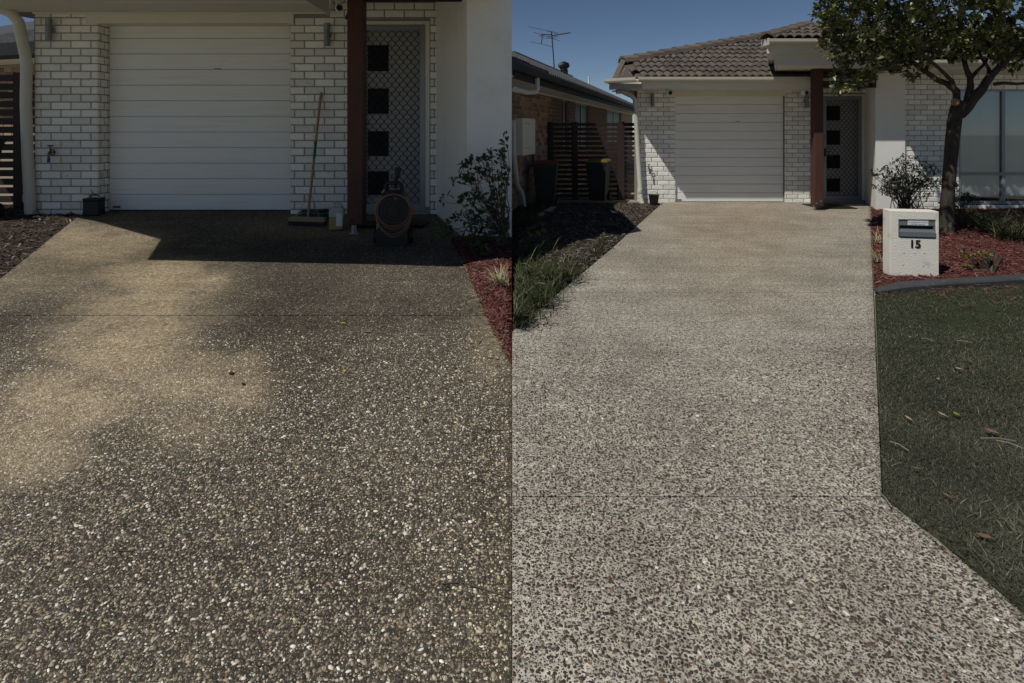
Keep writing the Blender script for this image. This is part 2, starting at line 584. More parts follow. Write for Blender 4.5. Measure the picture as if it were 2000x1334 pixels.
L_EDGE_L = ([405, 412, 425, 545, 600], [172, 168, 150, 0, -70])
L_EDGE_R = ([405, 418, 463, 470, 515, 560, 640, 720, 721], [852, 852, 893, 882, 905, 925, 960, 1000, 1000])
R_EDGE_L = ([390, 400, 445, 490, 565, 648, 650], [1292, 1290, 1240, 1190, 1100, 1000, 1000])
R_EDGE_R = ([390, 410, 560, 970, 1070, 1198, 1334, 1500], [1698, 1699, 1705, 1722, 1850, 2000, 2160, 2350])


def ypx(side, Y):
    return 167.5 + LC / Y if side == 'L' else HOR + 1760.0 / Y


def bounds(side, Y):
    y = ypx(side, Y)
    if side == 'L':
        a = np.interp(y, *L_EDGE_L); b = np.interp(y, *L_EDGE_R)
        if y > 600:
            a = -70 - (y - 600) * 1.2
        a = max(a, -250)
    else:
        a = np.interp(y, *R_EDGE_L); b = np.interp(y, *R_EDGE_R)
    return X(a, Y) + (0.0015 if side == 'R' and a <= 1000.5 else 0), X(b, Y) - (0.0015 if side == 'L' and b >= 999.5 else 0)


def gz(side, Y):
    return zl(Y) if side == 'L' else 0.0


def soft(d):                                    # smooth 0..1
    return 1 / (1 + np.exp(-d))


STAIN_SUN_BLOBS = [(315, 535, 120, 42, 1.0), (280, 610, 115, 50, 1.0), (225, 690, 125, 62, 1.0), (140, 780, 130, 66, .95), (60, 870, 130, 75, .75), (350, 735, 120, 50, .7), (462, 745, 72, 46, .7),
         (60, 520, 190, 60, .38), (180, 480, 150, 36, .8), (210, 462, 120, 28, .5), (330, 820, 120, 50, .35), (960, 660, 40, 90, .3), (640, 445, 160, 20, .3)]  # also paints the sunlit strip by the garage paler


def stain(side, Xw, Y):
    x = 1000 + Xw / Y * FPX
    y = ypx(side, Y)
    w = mnoise.noise(Vector((Xw * 1.6, Y * 1.6, 3.1))) * .34 + mnoise.noise(Vector((Xw * 4.5, Y * 4.5, 9.1))) * .26 + mnoise.noise(Vector((Xw * 12, Y * 12, 2.1))) * .16
    if side == 'L':
        s = 0
        for cx, cy, rx, ry, a in STAIN_SUN_BLOBS:
            d = math.hypot((x - cx) / rx, (y - cy) / ry)
            s = max(s, a * float(soft((1.0 - d + w * 1.25) * 5.0)))
        return min(1, s)
    s = .5 * math.exp(-(((x - 1440) / 130) ** 2 + ((y - 440) / 45) ** 2)) + .35 * math.exp(-(((x - 1450) / 220) ** 2 + ((y - 520) / 90) ** 2))
    s += .2 * float(soft((430 - y) / 8)) + w * .3
    return max(0, min(1, s))


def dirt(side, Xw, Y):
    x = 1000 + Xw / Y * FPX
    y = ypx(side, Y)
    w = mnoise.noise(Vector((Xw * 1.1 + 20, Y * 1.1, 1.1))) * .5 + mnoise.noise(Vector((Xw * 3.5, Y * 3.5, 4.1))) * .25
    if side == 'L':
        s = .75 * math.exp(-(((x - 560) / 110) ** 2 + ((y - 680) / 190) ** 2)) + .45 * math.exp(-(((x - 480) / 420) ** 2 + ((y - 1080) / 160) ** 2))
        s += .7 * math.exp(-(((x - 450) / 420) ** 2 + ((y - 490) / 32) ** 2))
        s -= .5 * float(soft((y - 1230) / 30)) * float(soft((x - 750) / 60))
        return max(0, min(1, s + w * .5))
    s = .12 + w * .35
    for yy in (575, 690, 610, 545, 500):
        s += .35 * math.exp(-((y - yy + 6 * mnoise.noise(Vector((Xw * 2, yy, 0)))) / 5) ** 2) * (.6 + w)
    e = bounds('R', Y)[1] - Xw
    s += .6 * math.exp(-(e / .035) ** 2)
    return max(0, min(1, s))


def slab(side, Y0, Y1, m, name='driveway'):
    ny = max(3, int((Y1 - Y0) / .05))
    nx = 80
    V, st, di = [], [], []
    for i in range(ny + 1):
        Y = Y0 + (Y1 - Y0) * i / ny
        a, b = bounds(side, Y)
        b = max(b, a + .01)
        for j in range(nx + 1):
            x = a + (b - a) * j / nx
            V.append((x, Y, gz(side, Y)))
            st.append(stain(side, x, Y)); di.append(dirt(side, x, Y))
    Fq = [(i * (nx + 1) + j, i * (nx + 1) + j + 1, (i + 1) * (nx + 1) + j + 1, (i + 1) * (nx + 1) + j) for i in range(ny) for j in range(nx)]
    rim = [j for j in range(nx + 1)] + [i * (nx + 1) + nx for i in range(1, ny + 1)] + [ny * (nx + 1) + j for j in range(nx - 1, -1, -1)] + \
          [i * (nx + 1) for i in range(ny - 1, 0, -1)]
    base = len(V)
    for r in rim:
        V.append((V[r][0], V[r][1], V[r][2] - .10)); st.append(0); di.append(.6)
    k = len(rim)
    Fq += [(rim[i], base + i, base + (i + 1) % k, rim[(i + 1) % k]) for i in range(k)]
    me = bpy.data.meshes.new(name)
    me.from_pydata(V, [], Fq)
    for nm, arr in (('stain', st), ('dirt', di)):
        a = me.attributes.new(nm, 'FLOAT', 'POINT')
        a.data.foreach_set('value', arr)
    me.materials.append(m)
    o = bpy.data.objects.new(name, me)
    link(o)
    return tag(o, kind='structure')


YJ_L = LC / (616 - 167.5)
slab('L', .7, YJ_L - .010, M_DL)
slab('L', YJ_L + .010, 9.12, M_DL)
YJ_R = 1760.0 / (970 - HOR)
slab('R', .5, YJ_R - .005, M_DR)
slab('R', YJ_R + .005, 1760.0 / (571 - HOR) - .004, M_DR)
slab('R', 1760.0 / (571 - HOR) + .004, 12.9, M_DR)

# pebbles standing proud of the near concrete
PT = [(math.cos(2 * math.pi * i / 6), math.sin(2 * math.pi * i / 6), -.15) for i in range(6)] + \
     [(.62 * math.cos(2 * math.pi * (i + .5) / 6), .62 * math.sin(2 * math.pi * (i + .5) / 6), .75) for i in range(6)] + [(0, 0, 1.0)]
PF = []
for i in range(6):
    j = (i + 1) % 6
    PF += [(i, j, 6 + i), (6 + i, j, 6 + j), (6 + i, 6 + j, 12)]


def pebbles(side, n_per_m2, pal, stained, ymax, name):
    pts = []
    Y0 = 1.45
    A = 0
    area = 0.5 * .95 * (ymax ** 2 - Y0 ** 2)
    n = int(area * n_per_m2)
    cell = n_per_m2 ** -.5
    gx, gy = np.meshgrid(np.arange(-.95 * ymax if side == 'L' else 0, 0 if side == 'L' else .95 * ymax, cell), np.arange(Y0, ymax, cell))
    xs = (gx + rng.uniform(-.42, .42, gx.shape) * cell).ravel()
    Yc = (gy + rng.uniform(-.42, .42, gx.shape) * cell).ravel()
    inv = np.abs(xs) < Yc * .93
    xs, Yc = xs[inv], Yc[inv]
    n = len(xs)
    fade = np.clip((ymax - Yc) / 1.3, 0, 1)
    keep = rng.uniform(0, 1, n) < .82 * fade ** .7
    Yc, xs = Yc[keep], xs[keep]
    bl = np.array([bounds(side, y) for y in Yc])
    ok = (xs > bl[:, 0] + .014) & (xs < bl[:, 1] - .014)
    jy = YJ_R if side == 'R' else YJ_L
    ok &= np.abs(Yc - jy) > .014
    Yc, xs = Yc[ok], xs[ok]
    n = len(xs)
    r = .0022 + .0040 * rng.beta(1.4, 3.8, n) * 2.2
    sc = np.stack([r * rng.uniform(.9, 1.7, n), r * rng.uniform(.65, 1.0, n), r * rng.uniform(.3, .7, n)], 1)
    zz = np.array([gz(side, y) for y in Yc])
    loc = np.stack([xs, Yc, zz], 1)
    col = pick(pal, n)
    st = np.array([stain(side, a, b) for a, b in zip(xs, Yc)])[:, None]
    col = col * (1 - st * .7) + np.array(stained) * st * .7 * rng.uniform(.5, 1.35, (n, 1))
    V, Fc, C = scatter(PT, PF, loc, rots(rng.uniform(0, 6.3, n), rng.normal(0, .15, n)), sc, col)
    big(name, V, Fc, C, M_PEB, smooth=True)


pebbles('L', 6500, [(.2, (.06, .05, .04)), (.2, (.15, .13, .102)), (.22, (.29, .235, .167)), (.14, (.42, .348, .245)), (.10, (.22, .16, .10)), (.09, (.55, .50, .40)),
                    (.05, (.74, .71, .64))], (.56, .45, .30), 4.6, 'pebbles')
pebbles('R', 4300, [(.32, (.032, .027, .022)), (.28, (.066, .050, .037)), (.18, (.105, .072, .050)), (.10, (.13, .11, .09)), (.06, (.22, .18, .14)), (.04, (.17, .10, .06)),
                    (.02, (.62, .6, .55))], (.20, .14, .09), 4.4, 'pebbles')


def bed(side, y_far, y_near, fa, fb, m, name, amp=.03, lift=0.02, nx=70, ny=60, mound=0.0):
    """soil surface between two pixel-edge functions of the ground row"""
    Yf = (LC / (y_far - 167.5)) if side == 'L' else 1760.0 / (y_far - HOR)
    Yn = (LC / (y_near - 167.5)) if side == 'L' else 1760.0 / (y_near - HOR)
    V = []
    for i in range(ny + 1):
        Y = Yn + (Yf - Yn) * i / ny
        y = ypx(side, Y)
        a, b = X(fa(y), Y), X(fb(y), Y)
        b = max(b, a + .005)
        for j in range(nx + 1):
            t = j / nx
            x = a + (b - a) * t
            e = min(1, min(t, 1 - t) * 6, min(i, ny - i) / ny * 8)
            h = lift + amp * (.5 + mnoise.noise(Vector((x * 2.5, Y * 2.5, 2)))) * e + amp * .5 * mnoise.noise(Vector((x * 9, Y * 9, 5))) * e
            h += mound * math.sin(math.pi * t) * math.sin(math.pi * i / ny)
            V.append((x, Y, gz(side, Y) + h))
    Fq = [(i * (nx + 1) + j, i * (nx + 1) + j + 1, (i + 1) * (nx + 1) + j + 1, (i + 1) * (nx + 1) + j) for i in range(ny) for j in range(nx)]
    mb = MB(); mb.v = [Vector(p) for p in V]; mb.f = Fq
    o = mb.build(name, m, smooth=True)
    tag(o, kind='structure')
    return V


def el(tab, y):
    return float(np.interp(y, *tab))


# left lot: soil beside the driveway, red mulch under the shrub
SOIL_L = bed('L', 396, 640, lambda y: -330 - (y - 400) * 1.2, lambda y: (el(L_EDGE_L, y) if y < 600 else -70 - (y - 600) * 1.2) - 1, M_SOIL, 'garden_bed', .04, -.01)
MULCH_L = bed('L', 464, 722, lambda y: el(L_EDGE_R, max(y, 466)) + 1, lambda y: 999.5, M_RSOIL, 'garden_bed', .02, .005, mound=.02)
# right lot: soil left of the driveway, red mulch and lawn right of it
SOIL_R = bed('R', 396, 655, lambda y: 1000.5, lambda y: max(el(R_EDGE_L, y) - 1.5, 1001), M_SOIL, 'garden_bed', .06, -.015, mound=.10)
EDGE_Y = ([534, 542, 549, 556, 567], [2300, 2010, 1850, 1760, 1704])
MULCH_R = bed('R', 404, 567, lambda y: el(R_EDGE_R, y) + 2, lambda y: el(EDGE_Y, y), M_RSOIL, 'garden_bed', .03, .0, nx=90, mound=.05)
LAWN_R = bed('R', 538, 1600, lambda y: max(el(R_EDGE_R, y) + 3, el(EDGE_Y, y - 6) if y < 573 else 0), lambda y: 1000 + 7.5 * FPX * (y - HOR) / 1760.0, M_TURF, 'lawn', .012, -.012, nx=90, ny=90)
LAWN_S = bed('R', 404, 447, lambda y: 1001, lambda y: np.interp(y, [404, 412, 447], [1085, 1078, 1052]), M_TURF, 'lawn', .02, .05, nx=20, ny=20)

# chips of mulch and bark
CT = [(-1, -.5, -.2), (1, -.35, -.2), (1, .4, -.2), (-1, .5, -.2), (-.85, -.35, .2), (.8, -.3, .35), (.85, .3, .3), (-.8, .4, .2)]
CF = [(4, 5, 6), (4, 6, 7), (0, 1, 5), (0, 5, 4), (1, 2, 6), (1, 6, 5), (2, 3, 7), (2, 7, 6), (3, 0, 4), (3, 4, 7)]


def surf_z(V, nx, ny):
    A = np.array(V).reshape(ny + 1, nx + 1, 3)
    return A


def chips(grid, nx, ny, n, pal, ln, name, ycut=None, xmax=None, xmin=None, far=1.0):
    A = surf_z(grid, nx, ny)
    d = A[:, nx // 2, 1]
    w = 1.0 / np.maximum(A[:, :, 1].mean(1), .5) ** 1.2
    wid = (A[:, -1, 0] - A[:, 0, 0])
    p = (w * wid)[:-1]; p = p / p.sum()
    i = rng.choice(ny, n, p=p)
    fi = rng.uniform(0, 1, n); j = rng.integers(0, nx, n); fj = rng.uniform(0, 1, n)
    a = A[i, j] * (1 - fi)[:, None] + A[i + 1, j] * fi[:, None]
    b = A[i, j + 1] * (1 - fi)[:, None] + A[i + 1, j + 1] * fi[:, None]
    loc = a * (1 - fj)[:, None] + b * fj[:, None]
    if xmax is not None:
        ok = loc[:, 0] < xmax
        loc = loc[ok]
    if xmin is not None:
        loc = loc[loc[:, 0] > xmin]
    n = len(loc)
    L = ln * rng.uniform(.45, 1.5, n)
    sc = np.stack([L, L * rng.uniform(.22, .5, n), L * rng.uniform(.15, .35, n)], 1)
    loc[:, 2] += rng.uniform(.001, .016, n)
    V, Fc, C = scatter(CT, CF, loc, rots(rng.uniform(0, 6.3, n), rng.normal(0, .4, n), rng.normal(0, .35, n)), sc, pick(pal, n, .3))
    return big(name, V, Fc, C, M_CHIP)


RED = [(.33, (.145, .050, .043)), (.28, (.10, .036, .032)), (.14, (.21, .085, .070)), (.20, (.05, .022, .019)), (.05, (.20, .14, .11))]
DARKB = [(.40, (.040, .032, .026)), (.3, (.075, .059, .047)), (.2, (.125, .102, .08)), (.10, (.23, .195, .155))]
chips(MULCH_L, 70, 60, 6000, RED, .026, 'mulch', xmax=-.03)
chips(MULCH_R, 90, 60, 26000, RED, .026, 'mulch')
chips(SOIL_L, 70, 60, 9000, DARKB, .035, 'bark_litter')
chips(SOIL_R, 70, 60, 14000, DARKB, .028, 'bark_litter', xmin=.03)

# ------------------------------------------------------------------ bricks
BM = {}


def brick_mesh(w, h, d, m, var):
    key = (round(w, 3), round(h, 3), m.name, var)
    if key in BM:
        return BM[key]
    r = random.Random(hash(key) & 0xffff)
    c = min(.007, w * .2)
    j = lambda s: r.uniform(-s, s)
    x0, x1, z0, z1 = -w / 2, w / 2, 0, h
    fr = [(x0 + c + j(.003), j(.0015), z0 + c + j(.002)), (x1 - c + j(.003), j(.0015), z0 + c + j(.002)), (x1 - c + j(.003), j(.0015), z1 - c + j(.002)),
          (x0 + c + j(.003), j(.0015), z1 - c + j(.002))]
    md = [(x0, c, z0), (x1, c, z0), (x1, c, z1), (x0, c, z1)]
    bk = [(x0, d, z0), (x1, d, z0), (x1, d, z1), (x0, d, z1)]
    f = [(0, 1, 2, 3)]
    for a in (0, 4):
        for i in range(4):
            k = (i + 1) % 4
            f.append((a + i, a + 4 + i, a + 4 + k, a + k))
    me = bpy.data.meshes.new('brick')
    me.from_pydata(fr + md + bk, [], f)
    me.materials.append(m)
    BM[key] = me
    return me


def course(out, p0, u, length, z0, z1, bw, bh, gap, start=0.0, holes=(), first=0):
    """collect bricks along direction u (unit plan vector) from p0; holes = (s0, s1, z0, z1)"""
    z = z0
    row = first
    while z + bh * .35 < z1:
        h = min(bh, z1 - z)
        s = -start - (0.5 * (bw + gap) if row % 2 else 0)
        segs = [(0.0, length)]
        for a, b, c, d in holes:
            if z + h * .5 > c and z + h * .5 < d:
                segs = [q for sg in segs for q in ((sg[0], min(sg[1], a)), (max(sg[0], b), sg[1])) if q[1] - q[0] > .02]
        while s < length:
            for a, b in segs:
                x0, x1 = max(s, a + .001), min(s + bw, b - .001)
                if x1 - x0 > .03:
                    out.append((p0 + Vector((u[0], u[1], 0)) * ((x0 + x1) / 2) + Vector((0, 0, z - p0.z)), math.atan2(u[1], u[0]), x1 - x0, h))
            s += bw + gap
        z += bh + gap
        row += 1


def lay(bricks, parent, m, cap=300, depth=.03):
    """bricks as parts of a wall, the nearest ones singly, the rest as one part"""
    bricks = sorted(bricks, key=lambda b: -(b[2] * b[3]) / b[0].y ** 2)
    rest = MB()
    for i, (p, a, w, h) in enumerate(bricks):
        w5 = max(.03, round(w / .006) * .006 - .0005)
        me = brick_mesh(w5, h, depth, m, random.randint(0, 3))
        q = p + Vector((math.sin(a), -math.cos(a), 0)) * random.uniform(-.0015, .0025)
        if i < cap:
            o = bpy.data.objects.new('brick', me)
            link(o, parent, q)
            o.rotation_euler = (0, random.uniform(-.003, .003), a)
        else:
            Mx = Matrix.Translation(q) @ Matrix.Rotation(a, 4, 'Z')
            rest.add([Mx @ v.co for v in me.vertices], [tuple(f.vertices) for f in me.polygons])
    if rest.v:
        rest.build('brickwork', m, parent, kind='stuff')


def wall_panel(mb, x0, x1, Y, z0, z1, th=.11, holes=()):
    """mortar body behind the bricks (faces -Y), split round rectangular holes"""
    cuts = sorted({x0, x1, *[h[0] for h in holes], *[h[1] for h in holes]})
    for a, b in zip(cuts, cuts[1:]):
        zz = [(z0, z1)]
        for h in holes:
            if h[0] < (a + b) / 2 < h[1]:
                zz = [q for s in zz for q in ((s[0], min(s[1], h[2])), (max(s[0], h[3]), s[1])) if q[1] - q[0] > .004]
        for c, d in zz:
            mb.box(a, b, Y + .009, Y + th, c, d)


def diamond_mesh(parent, x0, x1, z0, z1, Y, pw, ph, r):
    mb = MB()
    n = int((x1 - x0) / pw) + 1
    steps = int((z1 - z0) / (ph / 2) * 4)
    for k in range(n + 1):
        for sgn in (1, -1):
            prev = None
            pts = []
            for i in range(steps + 1):
                z = z0 + (z1 - z0) * i / steps
                t = (z - z0) / ph * 2 * math.pi
                w = math.cos(t) + .16 * math.cos(3 * t) * -1
                xx = x0 + k * pw + pw / 2 * sgn * max(-1, min(1, w)) * .97 * .5 + pw * .25 * sgn
                if x0 <= xx <= x1:
                    pts.append((xx, Y, z))
                else:
                    if len(pts) > 1:
                        mb.tube(pts, r, 4)
                    pts = []
            if len(pts) > 1:
                mb.tube(pts, r, 4)
    mb.build('security_mesh', M_WIRE, parent, kind='stuff')


def screen_door(parent, xa, xb, z0, z1, Y, fr, panes):
    """aluminium screen door with diamond mesh over a pale door with square panes"""
    d = MB(); d.box(xa, xb, Y + .07, Y + .11, z0, z1)
    door = d.build('front_door', mat('mesh_dimmed_door_paint', (.34, .34, .33), .6, .3, n=[(3, .06)]), parent)  # white door painted grey for the dimming of the screen mesh
    for (pa, pb, pz0, pz1) in panes:
        m = MB(); m.box(pa, pb, Y + .058, Y + .069, pz0, pz1)
        m.build('pane', M_GLASSD, door)
    f = MB()
    f.box(xa, xa + fr, Y, Y + .035, z0, z1, .004)
    f.box(xb - fr, xb, Y, Y + .035, z0, z1, .004)
    f.box(xa + fr, xb - fr, Y + .002, Y + .033, z1 - fr, z1, .004)
    f.box(xa + fr, xb - fr, Y + .002, Y + .033, z0, z0 + fr * 1.15, .004)
    sd = f.build('screen_door', M_ALU, parent)
    h = MB(); h.box(xa + fr * .25, xa + fr * .75, Y - .02, Y - .001, z0 + (z1 - z0) * .42, z0 + (z1 - z0) * .50, .004)
    h.tube([(xa + fr * .5, Y - .03, z0 + (z1 - z0) * .465), (xa + fr * 2.0, Y - .03, z0 + (z1 - z0) * .465)], .008, 6)
    h.build('handle', M_BLACK, sd)
    diamond_mesh(sd, xa + fr, xb - fr, z0 + fr * 1.1, z1 - fr, Y + .017, (xb - xa) / 8.6, (xb - xa) / 7.2, .0050)


def garage_door(parent, x0, x1, z0, z1, Y, n=12):
    base = MB(); base.box(x0, x1, Y + .03, Y + .06, z0, z1)
    gd = base.build('garage_door', M_DOOR, parent)
    ph = (z1 - z0) / n
    for i in range(n):
        m = MB()
        a, b = z0 + i * ph, z0 + (i + 1) * ph
        m.extrude([(0, a + .004), (.0, b - .012), (.008, b - .006), (.024, b - .004), (.03, b - .004), (.03, a + .003), (.008, a + .004)][::-1] if False else
                  [(.0, a + .005), (.0, b - .010), (-.010, b - .004), (-.028, b - .004), (-.028, a + .001), (-.010, a + .001)],
                  (x0 + .004, Y, 0), (x1 - .004, Y, 0))
        m.build('door_panel', M_DOOR, gd)
    s = MB(); s.box(x0, x1, Y - .004, Y + .05, z0 - .02, z0 - .002)
    s.build('rubber_seal', M_BLACK, gd)
    l = MB(); l.box(x0 + (x1 - x0) * .02, x0 + (x1 - x0) * .06, Y - .006, Y - .002, z0 + ph * .12, z0 + ph * .26)
    l.build('maker_plate', M_GREY, gd)
    k = MB(); k.box(x0 + (x1 - x0) * .565, x0 + (x1 - x0) * .60, Y - .012, Y - .001, z0 + ph * 9.02, z0 + ph * 9.06)
    k.build('lock_slot', M_GREY, gd)
    return gd


def wall_light(x, Y, z, h, r, label):
    t = thing('wall_light', label, 'wall light', (x, Y - .06, z), 'cylinder lights on the garage walls')
    m = MB(); m.lathe([(r * .8, 0), (r, .004), (r, h * .30), (r * .94, h * .305), (r * .94, h * .31), (r, h * .315), (r, h * .72), (r * .94, h * .725),
                       (r, h * .735), (r, h - .004), (r * .8, h)], (x, Y - .075, z), 20)
    m.build('lamp_body', M_LAMP, t, True)
    m = MB(); m.box(x - r * .7, x + r * 1.1, Y - .045, Y - .004, z + h * .40, z + h * .6, .008)
    m.build('bracket', M_LAMP, t)
    return t


def security_camera(x, Y, z, label, lookx=.35):
    t = thing('security_camera', label, 'camera', (x, Y, z), 'cameras under the eaves')
    m = MB(); m.lathe([(.05, -.03), (.055, -.02), (.055, 0)], (x, Y, z), 14)
    m.build('mount', M_WHITE, t, True)
    m = MB(); m.lathe([(.012, -.155), (.04, -.145), (.058, -.11), (.06, -.075), (.045, -.04), (.02, -.03)], (x, Y, z), 14)
    b = m.build('camera_body', M_WHITE, t, True)
    m = MB(); c = Vector((x + .045 * lookx, Y - .042, z - .10)); d = Vector((lookx, -.8, -.25)).normalized()
    m.tube([c, c + d * .03], .042, 12)
    m.build('lens', M_BLACK, t)
    return t


def downpipe(parent, pts, r, joints, m=M_PIPE):
    mb = MB(); mb.tube(pts, r, 14)
    p = mb.build('downpipe', m, parent, True)
    for (q, rr, hh) in joints:
        j = MB(); j.lathe([(rr, 0), (rr, hh)], (q[0], q[1], q[2]), 14)
        j.build('pipe_collar', m, p, True)
    return p


GUT_SECT = [(0, 0), (.105, .012), (.12, .05), (.125, .105), (.112, .105), (.108, .05), (.0, .03)]

# ------------------------------------------------------------------ LEFT: house seen close to
YF, YD = 8.60, 8.84
zF = zl(YF)
LH = thing('brick_house', 'white painted brick house with a broom, hose and pressure washer at its door', 'house', (X(380, YF), YF, zF))
xs = lambda x: X(x, YF)
zs = lambda y: Z(y, YF)
ztop = 3.95
soff_z = zs(25)
bw, bh, gap = 39.0 / FPX * YF - .017, 15.0 / FPX * YF - .017, .017
# mortar body
wm = MB()
zb = zF - .12
wall_panel(wm, xs(66), xs(190), YF, zb, soff_z)
wm.box(xs(66), xs(190), YF + .11, YD + .20, zb, soff_z)
wall_panel(wm, xs(567), xs(647), YF, zb, soff_z)
wall_panel(wm, xs(647), xs(860), YF, zb, ztop, holes=[(xs(699), xs(840), zs(403), zs(40))])
wm.box(xs(190), xs(567), YD + .08, YD + .2, zs(44), soff_z)
wm.box(xs(567), xs(699), YF + .11, YD + .2, zb, soff_z - .02)
LW = wm.build('wall', M_MORT, LH)
br = []
z_c = zF - .04
course(br, Vector((xs(67.5), YF, z_c)), (1, 0), xs(190) - xs(67.5), z_c, soff_z, bw, bh, gap, start=.05)
course(br, Vector((xs(190) + .008, YF + .004, z_c)), (0, 1), YD - YF + .02, z_c, soff_z, bw * .46, bh, gap, start=.0)
course(br, Vector((xs(567), YF, z_c)), (1, 0), xs(860) - xs(567), z_c, ztop, bw, bh, gap, start=.08,
       holes=[(xs(699) - xs(567), xs(840) - xs(567), zs(432), zs(40)), (-1, xs(644) - xs(567), soff_z - .03, 9)])
# header course under the door sill
x = xs(699)
while x < xs(836):
    br.append((Vector((x + .064, YF - .012, zs(432))), 0, .122, zs(416.5) - zs(432)))
    x += .135
lay(br, LW, M_WBRICK)
back = MB()                                       # the rest of the house body
back.prism([(xs(68), YD + .21), (xs(850), YD + .21), (xs(850), YD + 8), (xs(68) + 1.9, YD + 8)], zF - .1, soff_z - .03)
back.build('rear_wall', M_REND, LH)
# garage opening
lt = MB(); lt.box(xs(169), xs(574), YF - .018, YD + .03, zs(46), zs(25) - .012, .004)
lt.build('lintel_board', M_CREAM, LH)
garage_door(LH, X(190, YF) + .012, xs(567) - .006, Z(410, YD) + .0, Z(44, YD), YD)
# entry door
fx0, fx1 = xs(701), xs(838)
jm = MB()
jm.box(fx1 - .055, fx1 + .01, YF - .012, YF + .06, zs(404), zs(41), .004)
jm.box(fx0 - .03, fx1 - .056, YF - .012, YF + .06, zs(48), zs(41), .004)
jm.build('door_frame', M_CREAM, LH)
sl = MB(); sl.box(fx0 - .03, fx1 + .01, YF - .03, YF + .06, zs(416), zs(412.5))
sl.build('door_sill', M_ALU, LH)
pw = [(713, 764, 87, 138), (708, 756, 175, 222), (703, 748, 257, 302), (699, 742, 333, 378)]
screen_door(LH, fx0, fx1 - .06, zs(411), zs(49), YF + .006, .085,
            [(X(a + 4, YF), X(b + 0, YF), zs(dd), zs(c)) for a, b, c, dd in [(712, 757, 87, 138), (712, 757, 172, 222), (712, 757, 256, 305), (712, 757, 335, 382)]])
# splayed rendered wall closing the porch
ew = MB()
ew.prism([(xs(852), YF - .002), (X(912, 7.28), 7.28), (-.004, 7.28), (-.004, YF + .3), (xs(852), YF + .3)], zl(7.2) - .15, 4.0)
tag(ew.build('porch_wall', M_REND), 'smooth white rendered wall beside the screen door, behind the leafy shrub', 'wall')
# eaves and roofs: garage eave stretched out of view, outline shaped to cast the driveway shadow


def caster(x, y, zf):
    """plan point of a roof edge whose shadow falls on the left ground at that spot; zf(Y) = height of the roof there"""
    g = gl(x, y)
    q = Vector(g)
    for _ in range(20):
        h = zf(q.y) - g.z
        q = Vector((g.x - LX * h, g.y - LY * h, 0))
    return (q.x, q.y)


fs = lambda Y: soff_z
rake = lambda Y: 1.67 + .235 * Y
sx = xs(640)
pa, pb, pc = caster(150, 425, fs), caster(320, 458, fs), caster(287, 508, fs)
pd = caster(760, 517, fs)
t_ = (sx - pc[0]) / (pd[0] - pc[0])
pe = (sx, pc[1] + (pd[1] - pc[1]) * t_)
rf = MB()
rf.prism([(pa[0] - 1.6, YF - .06), (pa[0] - 1.6, pa[1] + .35), pa, pb, pc, pe, (sx, YD + 1.5), (xs(67.5), YD + 1.5), (xs(67.5), YF - .06)], soff_z, soff_z + .20)
RFL = rf.build('roof', M_SOFF, LH)
sb = MB()
for yy in (7.9, 7.1, 6.3, 5.5):
    sb.box(pc[0] + .1, sx - .02, yy - .015, yy + .015, soff_z - .008, soff_z - .0005)
sb.build('soffit_batten', M_CREAM, RFL)
sb = MB(); sb.box(xs(68), sx, YF - .045, YF - .016, soff_z - .022, soff_z - .0005)
sb.build('quad_trim', M_CREAM, RFL)
sb = MB(); sb.box(sx, sx + .03, pe[1] + .02, YF - .012, soff_z - .04, soff_z + .6)  # soffit end, carried up to stop sun streaking between the roofs
sb.build('barge_board', M_CREAM, RFL)
# raked porch roof, unseen, added and shaped to shade the porch wall and mulch
qd, qm = caster(890, 521, rake), caster(1000, 512, rake)
pl = [(sx + .035, YD + 1.2), (sx + .035, caster(600, 517, rake)[1]), qd, qm, (-.62, 6.45), (-.03, 7.30), (-.03, YD + 1.2)]
rf = MB()
n_ = len(pl)
rf.add([(x, y, rake(y)) for x, y in pl] + [(x, y, rake(y) + .14) for x, y in pl],
       [tuple(range(n_)), tuple(range(2 * n_ - 1, n_ - 1, -1))] + [(i, n_ + i, n_ + (i + 1) % n_, (i + 1) % n_) for i in range(n_)])
rf.build('porch_shade_roof', M_SOFF, LH)
sb = MB(); sb.prism([(pa[0] - 1.3, YD - 1), (pc[0] + .3, pc[1] + .3), (sx - .1, pe[1] + .3), (sx - .1, YD + 8), (-6.0, YD + 8)], soff_z + .2, soff_z + .24)
sb.build('roof_tiles', M_DTILE, RFL)
# white gutter edge at the left end and the downpipe
dp = [P(-22, 10, 8.3), P(2, 17, 8.36), P(22, 26, 8.43), P(36, 42, 8.48), P(41, 66, 8.5), P(52, 120, 8.51), Vector((xs(59), YF - .075, zs(200))), Vector((xs(62), YF - .075, zs(300))),
      Vector((xs(66), YF - .075, zs(380))), Vector((xs(68), YF - .075, zF - .05))]
pipe = downpipe(LH, dp, .074, [((X(43, 8.5), 8.5, Z(68, 8.5)), .079, .03), ((xs(66), YF - .075, zs(392)), .083, .12), ((xs(65), YF - .075, zs(372)), .077, .02)])

wl = wall_light(xs(103), YF, zs(81), .345, .043, 'grey cylinder wall light high on the brick pier beside the bent downpipe')
w2 = dup(wl, (xs(642), YF - .06, zs(91)), 'grey cylinder wall light on bricks between garage door and red-brown post')
security_camera(X(662, 8.1), 8.1, soff_z + .06, 'white security camera cut by the frame above the broom')

